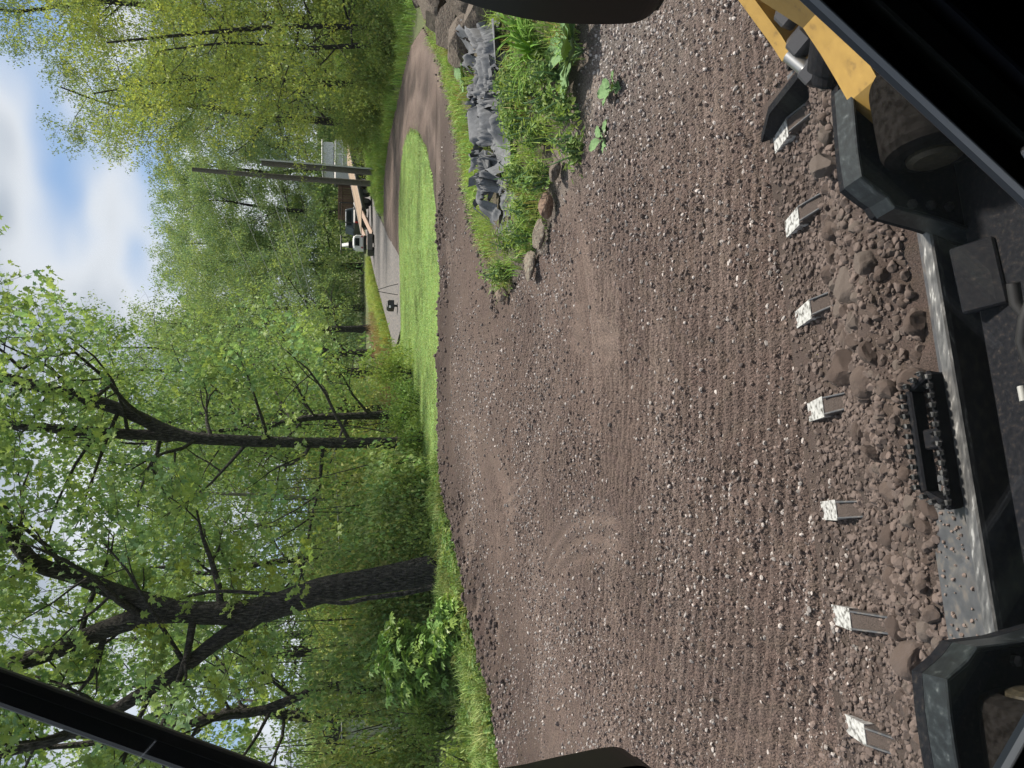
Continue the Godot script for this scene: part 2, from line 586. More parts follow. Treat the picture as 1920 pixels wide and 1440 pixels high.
# ------------------------------------------------------------------ build
func _ready() -> void:
	rng.seed = 4711
	nz.frequency = 0.01
	nz.fractal_octaves = 3
	nz.seed = 5
	nf.frequency = 0.4
	nf.fractal_octaves = 3
	nf.seed = 11
	DIRT = BANK.duplicate()
	DIRT.append_array(LAWNFAR)
	DIRT.append_array(OUTER)
	DIRT.append_array(NEAR)
	DIRT.append(Vector2(10, 3))
	ISLAND = OUTER.slice(7)
	ISLAND.append_array(NEAR)
	ISLAND.append(Vector2(11.5, -9.0))
	ISLAND.append(Vector2(10.5, -15.0))
	camera_and_light()
	materials()
	ground()
	print("ground ", Time.get_ticks_msec())
	gravel()
	print("gravel ", Time.get_ticks_msec())
	plants()
	print("plants ", Time.get_ticks_msec())
	woods()
	print("woods ", Time.get_ticks_msec())
	bank_garden()
	roadside()
	loader()
	bucket_fill()
	print("done ", Time.get_ticks_msec())

func camera_and_light() -> void:
	var cam := Camera3D.new()
	cam.name = "camera"
	add_child(cam)
	var p := atan(310.0 / 1350.0)
	var fw := Vector3(0, -sin(p), -cos(p))
	var down := Vector3(0, -cos(p), sin(p))
	# the phone was held upright and the picture stored on its side: up in the world is left in the picture
	cam.transform = Transform3D(Basis(down, Vector3(1, 0, 0), -fw), Vector3(0, 1.75, 0))
	cam.keep_aspect = Camera3D.KEEP_HEIGHT
	cam.fov = rad_to_deg(2.0 * atan(720.0 / 1350.0))
	cam.near = 0.05
	cam.far = 900
	cam.current = true
	var env := Environment.new()
	env.background_mode = Environment.BG_SKY
	env.tonemap_mode = Environment.TONE_MAPPER_LINEAR
	env.tonemap_exposure = 1.9
	env.sdfgi_enabled = true
	env.ssao_enabled = true
	env.ssil_enabled = true
	var sky := Sky.new()
	var sm := PanoramaSkyMaterial.new()
	sm.panorama = ImageTexture.create_from_image(sky_image())
	sky.sky_material = sm
	env.sky = sky
	var we := WorldEnvironment.new()
	we.name = "world"
	we.environment = env
	add_child(we)
	var sun := DirectionalLight3D.new()
	sun.name = "sun"
	sun.light_energy = 1.4
	sun.light_angular_distance = 5.0
	sun.light_color = Color(1.0, 0.96, 0.9)
	sun.shadow_enabled = true
	add_child(sun)
	sun.look_at_from_position(Vector3(8, 17, -4), Vector3.ZERO)

func sky_image() -> Image:
	var w := 1024
	var h := 512
	var im := Image.create(w, h, false, Image.FORMAT_RGBF)
	var n := FastNoiseLite.new()
	n.seed = 21
	n.frequency = 1.0
	n.fractal_octaves = 5
	n.fractal_gain = 0.52
	var n2 := FastNoiseLite.new()
	n2.seed = 8
	n2.frequency = 0.9
	n2.fractal_octaves = 4
	for j in h:
		var el := (0.5 - (j + 0.5) / h) * PI
		for i in w:
			var az := (i + 0.5) / w * TAU
			var d := Vector3(sin(az) * cos(el), sin(el), cos(az) * cos(el))
			var c := Color(0.30, 0.31, 0.30)
			if d.y > -0.05:
				# clouds lie on a layer overhead
				var k := 1.0 / (maxf(d.y, 0.0) + 0.16)
				var q := Vector2(d.x * k, d.z * k)
				var cover := n.get_noise_3d(q.x * 0.5 + SKY.x, q.y * 0.5 + SKY.y, 2.0)
				var shade := n2.get_noise_3d(q.x * 0.9 + 4.0, q.y * 0.9, 7.0)
				var blue := Color(0.14, 0.25, 0.45).lerp(Color(0.27, 0.38, 0.52), pow(1.0 - clampf(d.y, 0, 1), 3.0))
				var white := Color(0.50, 0.53, 0.57).lerp(Color(0.24, 0.28, 0.335), sst(-0.48, 0.1, shade))
				# rims of clouds are thin and bright
				white = white.lerp(Color(0.54, 0.56, 0.585), 0.8 * (1.0 - sst(-0.2, 0.02, cover)))
				c = blue.lerp(white, sst(-0.42, -0.14, cover))
				c = c.lerp(Color(0.47, 0.505, 0.55), 0.5 * exp(-maxf(d.y, 0.0) * 14.0))
			im.set_pixel(i, j, c)
	return im

func materials() -> void:
	var m: StandardMaterial3D
	# bare soil and crushed stone
	m = mat("soil", Color.WHITE, 0.95)
	m.vertex_color_use_as_albedo = true
	m.albedo_texture = noise_tex(1024, 0.06, 5, [[0.0, Color(0.42, 0.40, 0.39)], [0.38, Color(0.70, 0.69, 0.68)], [0.55, Color(0.88, 0.87, 0.86)], [0.68, Color(0.97, 0.96, 0.95)], [1.0, Color(1, 1, 1)]], 3)
	m.normal_enabled = true
	m.normal_texture = norm_tex(1024, 0.09, 4, 9.0, 4)
	m.normal_scale = 1.0
	tri_uv(m, Vector3.ONE * 0.9)
	m = mat("stone", Color.WHITE, 0.9)
	m.vertex_color_use_as_albedo = true
	m = mat("rock_dusty", Color.WHITE, 0.95)
	m.vertex_color_use_as_albedo = true
	m.albedo_texture = noise_tex(512, 0.03, 5, [[0.0, Color(0.55, 0.53, 0.52)], [0.5, Color(0.85, 0.83, 0.81)], [1.0, Color(1, 1, 1)]], 31)
	m.normal_enabled = true
	m.normal_texture = norm_tex(512, 0.05, 5, 8.0, 32)
	tri_uv(m, Vector3.ONE * 6.0, false)
	m = mat("boulder", lin(0.125, 0.112, 0.104), 0.9)
	m.albedo_texture = noise_tex(1024, 0.02, 6, [[0.0, Color(0.45, 0.42, 0.40)], [0.4, Color(0.80, 0.76, 0.72)], [0.6, Color(1.0, 0.94, 0.86)], [0.72, Color(0.95, 0.98, 0.92)], [1.0, Color(1, 1, 1)]], 41)
	m.normal_enabled = true
	m.normal_texture = norm_tex(1024, 0.03, 6, 14.0, 42)
	tri_uv(m, Vector3.ONE * 1.1)
	m = mat("floor_litter", Color.WHITE, 1.0)
	m.albedo_texture = noise_tex(1024, 0.05, 5, [[0.0, lin(0.035, 0.045, 0.018)], [0.4, lin(0.06, 0.085, 0.028)], [0.6, lin(0.085, 0.10, 0.04)], [1.0, lin(0.13, 0.115, 0.065)]], 51)
	tri_uv(m, Vector3.ONE * 0.35)
	m = mat("turf", Color.WHITE, 1.0)
	m.albedo_texture = noise_tex(1024, 0.04, 5, [[0.0, lin(0.12, 0.20, 0.05)], [0.5, lin(0.18, 0.29, 0.075)], [1.0, lin(0.24, 0.36, 0.10)]], 52)
	tri_uv(m, Vector3.ONE * 0.5)
	m = mat("asphalt", Color.WHITE, 0.9)
	m.albedo_texture = noise_tex(1024, 0.03, 5, [[0.0, lin(0.08, 0.08, 0.085)], [0.5, lin(0.12, 0.117, 0.118)], [0.7, lin(0.165, 0.147, 0.14)], [1.0, lin(0.22, 0.187, 0.175)]], 53)
	tri_uv(m, Vector3(0.25, 0.25, 0.08))
	# wood and bark
	m = mat("bark", Color.WHITE, 0.95)
	m.albedo_texture = noise_tex(512, 0.03, 5, [[0.0, lin(0.006, 0.006, 0.006)], [0.42, lin(0.016, 0.015, 0.014)], [0.6, lin(0.05, 0.045, 0.041)], [1.0, lin(0.12, 0.112, 0.10)]], 61)
	m.normal_enabled = true
	m.normal_texture = norm_tex(512, 0.03, 5, 22.0, 62)
	tri_uv(m, Vector3(1.8, 0.35, 1.8))
	m = mat("bark_pale", Color.WHITE, 0.9)
	m.albedo_texture = noise_tex(512, 0.03, 5, [[0.0, lin(0.07, 0.065, 0.06)], [0.5, lin(0.2, 0.19, 0.17)], [1.0, lin(0.34, 0.33, 0.30)]], 63)
	tri_uv(m, Vector3(3.0, 1.5, 3.0))
	m = mat("pole_wood", Color.WHITE, 0.9)
	m.albedo_texture = noise_tex(512, 0.03, 4, [[0.0, lin(0.06, 0.05, 0.042)], [0.5, lin(0.13, 0.115, 0.10)], [1.0, lin(0.22, 0.20, 0.18)]], 64)
	tri_uv(m, Vector3(4.0, 0.3, 4.0))
	m = mat("plank", Color.WHITE, 0.85)
	m.vertex_color_use_as_albedo = true
	m.albedo_texture = noise_tex(512, 0.03, 4, [[0.0, Color(0.7, 0.66, 0.6)], [0.6, Color(0.95, 0.92, 0.9)], [1.0, Color(1, 1, 1)]], 65)
	tri_uv(m, Vector3(1.5, 1.5, 1.5))
	# foliage
	for a in [["leaf", 0.55, 0.9], ["leaf_glossy", 0.38, 0.7], ["grass", 0.6, 0.8]]:
		m = mat(a[0], Color.WHITE, a[1])
		m.vertex_color_use_as_albedo = true
		m.cull_mode = BaseMaterial3D.CULL_DISABLED
		m.backlight_enabled = true
		m.backlight = Color(a[2] * 1.0, a[2] * 1.0, a[2] * 0.8)
		m.metallic_specular = 0.35
	# machine
	m = mat("black_paint", Color.WHITE, 0.6)
	m.metallic_specular = 0.15
	m.albedo_texture = noise_tex(1024, 0.02, 6, [[0.0, lin(0.006, 0.007, 0.009)], [0.5, lin(0.011, 0.012, 0.015)], [0.72, lin(0.015, 0.015, 0.017)], [0.84, lin(0.028, 0.025, 0.024)], [1.0, lin(0.06, 0.053, 0.048)]], 72)
	tri_uv(m, Vector3.ONE * 3.0)
	m = mat("bucket_paint", Color.WHITE, 0.5, 0.25)
	m.albedo_texture = noise_tex(1024, 0.012, 6, [[0.0, lin(0.045, 0.05, 0.058)], [0.55, lin(0.085, 0.09, 0.10)], [0.72, lin(0.13, 0.125, 0.12)], [1.0, lin(0.20, 0.17, 0.15)]], 73)
	tri_uv(m, Vector3.ONE * 1.7)
	m = mat("worn_edge", Color.WHITE, 0.42, 0.6)
	m.albedo_texture = noise_tex(512, 0.02, 6, [[0.0, lin(0.05, 0.052, 0.055)], [0.5, lin(0.13, 0.133, 0.135)], [0.7, lin(0.19, 0.19, 0.188)], [0.8, lin(0.40, 0.405, 0.40)], [1.0, lin(0.5, 0.5, 0.49)]], 74)
	tri_uv(m, Vector3(1.6, 6.0, 6.0))
	m = mat("tooth_steel", Color.WHITE, 0.38, 0.35)
	m.albedo_texture = noise_tex(512, 0.05, 4, [[0.0, lin(0.05, 0.048, 0.045)], [0.28, lin(0.11, 0.105, 0.1)], [0.40, lin(0.48, 0.49, 0.49)], [0.7, lin(0.66, 0.67, 0.67)], [1.0, lin(0.72, 0.73, 0.73)]], 75)
	tri_uv(m, Vector3.ONE * 1.5)
	m = mat("yellow_paint", Color.WHITE, 0.45)
	m.albedo_texture = noise_tex(512, 0.02, 6, [[0.0, lin(0.12, 0.075, 0.03)], [0.25, lin(0.34, 0.215, 0.055)], [1.0, lin(0.45, 0.29, 0.075)]], 76)
	tri_uv(m, Vector3.ONE * 2.5)
	m = mat("grease", lin(0.014, 0.013, 0.0125), 0.8)
	m.metallic_specular = 0.08
	m.albedo_texture = noise_tex(512, 0.03, 5, [[0.0, Color(0.5, 0.48, 0.45)], [0.6, Color(1, 1, 1)], [1.0, Color(1, 1, 1)]], 77)
	m.normal_enabled = true
	m.normal_texture = norm_tex(512, 0.015, 3, 6.0, 78)
	tri_uv(m, Vector3.ONE * 3.0)
	m = mat("brass_cap", Color.WHITE, 0.5, 0.3)
	m.albedo_texture = noise_tex(512, 0.03, 5, [[0.0, lin(0.015, 0.014, 0.011)], [0.5, lin(0.04, 0.035, 0.023)], [1.0, lin(0.08, 0.066, 0.04)]], 79)
	tri_uv(m, Vector3.ONE * 6.0)
	mat("pad_slate", lin(0.014, 0.017, 0.022), 0.6)
	mat("steel", lin(0.32, 0.33, 0.34), 0.35, 0.8)
	mat("rubber", lin(0.012, 0.012, 0.013), 0.6)
	mat("seal_grey", lin(0.24, 0.26, 0.30), 0.4)
	mat("trim_black", lin(0.010, 0.011, 0.014), 0.5)
	mat("trim_navy", lin(0.03, 0.04, 0.06), 0.4)
	mat("trim_olive", lin(0.20, 0.23, 0.22), 0.5)
	m = mat("glass", Color(0.9, 0.95, 0.97, 0.035), 0.02)
	m.transparency = BaseMaterial3D.TRANSPARENCY_ALPHA
	# fabric and far things
	m = mat("fabric", lin(0.135, 0.144, 0.158), 0.9)
	m.albedo_texture = noise_tex(512, 0.02, 5, [[0.0, Color(0.72, 0.72, 0.72)], [0.6, Color(0.95, 0.95, 0.95)], [1.0, Color(1, 1, 1)]], 81)
	m.rim_enabled = true
	m.rim = 0.3
	tri_uv(m, Vector3.ONE * 2.0)
	m = mat("white_paint", lin(0.72, 0.73, 0.74), 0.4)
	m = mat("dull_white", Color.WHITE, 0.5)
	m.albedo_texture = noise_tex(512, 0.03, 5, [[0.0, lin(0.18, 0.19, 0.2)], [0.5, lin(0.5, 0.52, 0.54)], [1.0, lin(0.68, 0.7, 0.72)]], 82)
	tri_uv(m, Vector3.ONE * 0.5)
	mat("dark_metal", lin(0.02, 0.021, 0.023), 0.45)
	mat("dark_glass", lin(0.02, 0.025, 0.03), 0.08)
	mat("truck_paint", lin(0.10, 0.12, 0.14), 0.2)
	mat("grey_steel", lin(0.13, 0.13, 0.13), 0.5, 0.4)
	mat("red_lamp", lin(0.35, 0.02, 0.015), 0.3)
	mat("cable", lin(0.30, 0.31, 0.30), 0.6)

# grid patch whose cells are kept where inside(polygon)
func patch(m: ArrayMesh, x0: float, x1: float, z0: float, z1: float, step: float, stepz: float, poly: PackedVector2Array, height: Callable, tint: Callable) -> ArrayMesh:
	var nx := int((x1 - x0) / step) + 1
	var nzz := int((z1 - z0) / stepz) + 1
	var v := PackedVector3Array()
	var c := PackedColorArray()
	var ins := PackedByteArray()
	v.resize(nx * nzz); c.resize(nx * nzz); ins.resize(nx * nzz)
	for j in nzz:
		for i in nx:
			var x := x0 + i * step
			var z := z0 + j * stepz
			var k := j * nx + i
			ins[k] = 1 if Geometry2D.is_point_in_polygon(Vector2(x, z), poly) else 0
			if ins[k]:
				v[k] = Vector3(x, height.call(x, z), z)
				c[k] = tint.call(x, z)
			else:
				v[k] = Vector3(x, -0.03, z)
				c[k] = Color(0.1, 0.08, 0.07)
	var idx := PackedInt32Array()
	var nn := PackedVector3Array()
	nn.resize(nx * nzz)
	for j in nzz:
		for i in nx:
			var k := j * nx + i
			var l := v[k - 1] if i > 0 else v[k]
			var r := v[k + 1] if i < nx - 1 else v[k]
			var u := v[k - nx] if j > 0 else v[k]
			var d := v[k + nx] if j < nzz - 1 else v[k]
			nn[k] = (d - u).cross(r - l).normalized()
			if i < nx - 1 and j < nzz - 1 and ins[k] + ins[k + 1] + ins[k + nx] + ins[k + nx + 1] >= 2:
				idx.append_array([k, k + 1, k + nx, k + 1, k + nx + 1, k + nx])
	var a := []
	a.resize(Mesh.ARRAY_MAX)
	a[Mesh.ARRAY_VERTEX] = v
	a[Mesh.ARRAY_NORMAL] = nn
	a[Mesh.ARRAY_COLOR] = c
	a[Mesh.ARRAY_INDEX] = idx
	m.add_surface_from_arrays(Mesh.PRIMITIVE_TRIANGLES, a)
	return m

func soil_tint(x: float, z: float) -> Color:
	var brown := Color(0.135, 0.10, 0.0865)
	var dark := Color(0.066, 0.046, 0.039)
	var grey := Color(0.17, 0.158, 0.15)
	var pale := Color(0.20, 0.15, 0.13)
	var c := brown
	# newly spread damp soil along the lawn
	if z < -6.0:
		var d := dist_line(Vector2(x, z), BANK)
		c = c.lerp(dark, 0.92 * (1.0 - sst(1.0, 2.3, d + 0.25 * nz.get_noise_2d(x * 70, z * 70))))
	# crushed limestone by the planted bank
	var g := sst(0.9, 2.6, x) * sst(-7.5, -5.5, z)
	c = c.lerp(grey, 0.8 * g * sst(-0.3, 0.2, nz.get_noise_2d(x * 30, z * 30) + 0.2))
	# dry packed road round the bend
	var p := sst(-12.5, -15.5, z) * sst(3.0, 6.0, x)
	c = c.lerp(pale, 0.75 * p * sst(-0.25, 0.25, nz.get_noise_2d(x * 60, z * 18) + 0.1))
	for a in ARCS:
		var q := Vector2(x, z) - Vector2(a[0], a[1])
		if absf(q.length() - a[2]) < a[3] and absf(angle_difference(q.angle(), a[4])) < a[5]:
			c = c.lerp(Color(0.165, 0.127, 0.11), 0.06 + 0.3 * nz.get_noise_2d(x * 160, z * 160))
	# wheel tracks packed pale and dry round the bend
	if z < -13.5 and x > 4.0:
		var dl := dist_line(Vector2(x, z), BEND)
		var rut := exp(-pow((dl - 0.55) / 0.17, 2.0))
		c = c.lerp(Color(0.27, 0.21, 0.185), 0.75 * rut * (0.7 + 0.6 * nz.get_noise_2d(x * 90, z * 90)))
		c = c.lerp(dark, 0.55 * sst(1.05, 1.5, dl + 0.3 * nz.get_noise_2d(x * 60, z * 60)))
	# dry scuffs where the tracks scraped
	var streak := nz.get_noise_2d(x * 26 - z * 9 + 400, z * 95 + x * 20)
	c = c.lerp(Color(0.20, 0.157, 0.137), 0.5 * sst(0.26, 0.45, streak))
	var s := nz.get_noise_2d(x * 45 + 77, z * 45) * 0.22 + nz.get_noise_2d(x * 9, z * 9 + 31) * 0.3
	return Color(c.r * (1 + s), c.g * (1 + s), c.b * (1 + s * 0.95))

func ground() -> void:
	# ground sheet out to the horizon
	var xs := []
	var zs := []
	for k in range(-60, 61):
		xs.push_back(signf(k) * (absf(k) * 0.6 + pow(absf(k) / 60.0, 4.0) * 360.0))
	for k in range(0, 121):
		zs.push_back(12.0 - k * 0.6 - pow(k / 120.0, 4.0) * 420.0)
	var b := Buf.new()
	var pt := func(i: int, j: int) -> Vector3:
		return Vector3(xs[i], hill(xs[i], zs[j]) - 0.03 + 0.06 * nz.get_noise_2d(xs[i] * 30, zs[j] * 30) * sst(12.0, 30.0, -zs[j]) - 0.02, zs[j])
	var st := SurfaceTool.new()
	st.begin(Mesh.PRIMITIVE_TRIANGLES)
	for j in zs.size():
		for i in xs.size():
			st.add_vertex(pt.call(i, j))
	for j in zs.size() - 1:
		for i in xs.size() - 1:
			var k := j * xs.size() + i
			for q in [k, k + xs.size(), k + 1, k + 1, k + xs.size(), k + xs.size() + 1]:
				st.add_index(q)
	st.generate_normals()
	structure("ground", st.commit(), M.floor_litter)
	# near and far parts of the dirt drive
	var near_h := func(x: float, z: float) -> float:
		return 0.02 + dirt_y(x, z, true) + (berm(x, z) if z < -6.0 else 0.0)
	var mesh_near := ArrayMesh.new()
	patch(mesh_near, -4.8, 5.2, -8.6, -1.2, 0.03, 0.0135, DIRT, near_h, soil_tint)
	patch(mesh_near, -6.0, 6.4, -14.2, -8.58, 0.05, 0.022, DIRT, near_h, soil_tint)
	patch(mesh_near, -8.4, -4.78, -8.6, 1.0, 0.06, 0.06, DIRT, near_h, soil_tint)
	patch(mesh_near, 5.18, 9.0, -8.6, 1.0, 0.06, 0.06, DIRT, near_h, soil_tint)
	patch(mesh_near, -4.8, 5.2, -1.22, 1.0, 0.06, 0.06, DIRT, near_h, soil_tint)
	structure("dirt_driveway", mesh_near, M.soil)
	var far_h := func(x: float, z: float) -> float:
		return 0.02 + dirt_y(x, z, false) + berm(x, z) + 0.012 * nz.get_noise_2d(x * 300, z * 100) * sst(-14.2, -15.0, z)
	structure("dirt_road", patch(ArrayMesh.new(), 0.0, 11.0, -36.0, -14.17, 0.07, 0.07, DIRT, far_h, soil_tint), M.soil)
	# lawn between the drive and the road
	LAWN = PackedVector2Array([Vector2(-3.4, -10.2), Vector2(-2.9, -11.33), Vector2(-2.4, -12.69), Vector2(-1.31, -13.62), Vector2(0.20, -13.78), Vector2(2.22, -13.62), Vector2(3.30, -14.12), Vector2(4.28, -15.0), Vector2(5.28, -16.25), Vector2(6.22, -18.05), Vector2(7.10, -20.32), Vector2(7.40, -22.6), Vector2(6.85, -23.9), Vector2(5.75, -24.4), Vector2(4.3, -24.4), Vector2(2.8, -23.9), Vector2(1.9, -23.6), Vector2(0.0, -24.0), Vector2(-3.0, -20.0), Vector2(-4.6, -13.0)])
	var lawn_h := func(x: float, z: float) -> float:
		return 0.03 + 0.05 * nz.get_noise_2d(x * 18, z * 18)
	var white := func(_x: float, _z: float) -> Color: return Color.WHITE
	structure("lawn", patch(ArrayMesh.new(), -5.0, 7.6, -24.6, -10.0, 0.1, 0.1, LAWN, lawn_h, white), M.turf)
	# asphalt road
	var road := PackedVector2Array([Vector2(2.31, -30.69), Vector2(1.2, -27.0), Vector2(1.9, -23.7), Vector2(2.8, -24.0), Vector2(4.31, -24.6), Vector2(6.3, -31.0), Vector2(7.6, -35.2), Vector2(10.9, -45.66), Vector2(17.5, -62.0), Vector2(30.0, -95.0), Vector2(24.0, -98.0), Vector2(10.2, -57.0), Vector2(6.52, -45.66), Vector2(4.02, -36.72)])
	var rb := Buf.new()
	prism(rb, road, Transform3D(Basis(Vector3(1, 0, 0), Vector3(0, 0, 1), Vector3(0, 1, 0)), Vector3(0, -0.08, 0)), 0.092)
	structure("asphalt_road", rb.mesh(), M.asphalt)
	# planted bank between the drive and the bend
	var isl_h := func(x: float, z: float) -> float: return island_y(Vector2(x, z)) - 0.015
	var isl_c := func(x: float, z: float) -> Color:
		var s := 1.0 + 0.4 * nz.get_noise_2d(x * 80, z * 80)
		var e := 1.0 - sst(0.2, 0.7, dist_line(Vector2(x, z), NEAR) + 0.2 * nz.get_noise_2d(x * 70, z * 70))
		return Color(0.12 * s, 0.105 * s, 0.07 * s).lerp(Color(0.19 * s, 0.165 * s, 0.15 * s), e)
	structure("planted_bank", patch(ArrayMesh.new(), 0.8, 11.0, -17.2, -4.3, 0.07, 0.07, ISLAND, isl_h, isl_c), M.soil)

func surface_y(x: float, z: float) -> float:
	return 0.02 + dirt_y(x, z, true) + (berm(x, z) if z < -6.0 else 0.0)

func gravel() -> void:
	var kinds := []
	for k in 4:
		kinds.push_back(rock_mesh(0, 3, 0.25, Vector3(rf(0.8, 1.2), rf(0.6, 0.8), rf(0.7, 1.0))))
	kinds.push_back(rock_mesh(1, 5, 0.2, Vector3(1.1, 0.7, 0.9)))
	var tf := [[], [], [], [], []]
	var col := [[], [], [], [], []]
	var bands := [[-1.7, -4.2, -2.6, 3.2, 95000, 0.0035, 0.018], [-4.2, -7.5, -4.6, 4.4, 95000, 0.0055, 0.023], [-7.5, -13.6, -5.0, 4.5, 48000, 0.008, 0.03]]
	for bd in bands:
		for k in bd[4]:
			var x := rf(bd[2], bd[3])
			var z := rf(bd[1], bd[0])
			var grey := sst(0.9, 2.6, x) * sst(-7.5, -5.5, z)
			var dens := 0.36 + 0.95 * nz.get_noise_2d(x * 55 + 20, z * 55) + 0.45 * nz.get_noise_2d(x * 13, z * 13 + 8) + 0.9 * grey
			if rng.randf() > dens:
				continue
			var in_dirt := Geometry2D.is_point_in_polygon(Vector2(x, z), DIRT)
			if not in_dirt and (x < 1.2 or dist_line(Vector2(x, z), NEAR) > 0.5 * rng.randf()):
				continue
			var t := pow(rng.randf(), 3.2)
			var s := lerpf(bd[5], bd[6], t) * 0.8
			if rng.randf() < 0.006:
				s *= 1.6
			var q := rng.randi() % 5
			tf[q].push_back(Transform3D(Basis(rdir(), rf(0, TAU)) * s, Vector3(x, (surface_y(x, z) if in_dirt else island_y(Vector2(x, z)) - 0.015) + s * rf(-0.15, 0.35), z)))
			var br := rf(0.6, 1.35)
			var base := Color(0.142, 0.109, 0.096)
			var pick := rng.randf()
			if pick < 0.15 + 0.35 * grey:
				base = Color(0.34, 0.312, 0.295)
			elif pick < 0.24 + 0.2 * grey:
				base = Color(0.215, 0.20, 0.19)
			elif pick > 0.85:
				base = Color(0.11, 0.09, 0.085)
			col[q].push_back(Color(base.r * br, base.g * br, base.b * br))
	for q in 5:
		var o := scatter("gravel", kinds[q], M.stone, tf[q], col[q])
		o.set_meta("label", "loose brown and grey crushed stone strewn over the dirt drive")
		o.set_meta("category", "gravel")
		o.set_meta("kind", "stuff")
		o.set_meta("group", "gravel on the drive")
	# clods of soil on the berm along the lawn
	var clod := rock_mesh(1, 3, 0.55, Vector3(1, 0.75, 1))
	var ctf := []
	var ccol := []
	for k in 1700:
		var i := rng.randi_range(3, 11)
		var a := BANK[i]; var d := BANK[i + 1]
		var p := a.lerp(d, rng.randf())
		var nrm := (d - a).normalized().orthogonal()
		p -= nrm * rf(-0.1, 1.1)
		var s := lerpf(0.01, 0.042, pow(rng.randf(), 2.8))
		ctf.push_back(Transform3D(Basis(rdir(), rf(0, TAU)) * s, Vector3(p.x, 0.02 + berm(p.x, p.y) + s * 0.2, p.y)))
		var br := rf(0.7, 1.25)
		ccol.push_back(Color(0.085 * br, 0.064 * br, 0.057 * br))
	for k in 380:
		var i := rng.randi_range(8, OUTER.size() - 2)
		var p := OUTER[i].lerp(OUTER[i + 1], rng.randf()) + Vector2(rf(-0.3, 0.25), rf(-0.35, 0.2))
		var s := lerpf(0.01, 0.035, pow(rng.randf(), 2.5))
		ctf.push_back(Transform3D(Basis(rdir(), rf(0, TAU)) * s, Vector3(p.x, 0.03 + s * 0.2, p.y)))
		var br := rf(0.7, 1.25)
		ccol.push_back(Color(0.11 * br, 0.087 * br, 0.079 * br))
	var co := scatter("soil_clods", clod, M.stone, ctf, ccol)
	tag(co, "dark crumbled soil clods along the edge of the lawn", "soil")
	co.set_meta("kind", "stuff")

func grass_tint(base: Color, vary: float) -> Color:
	var br := rf(1.0 - vary, 1.0 + vary)
	var y := rng.randf()
	return Color(base.r * br * lerpf(0.85, 1.35, y), base.g * br, base.b * br)

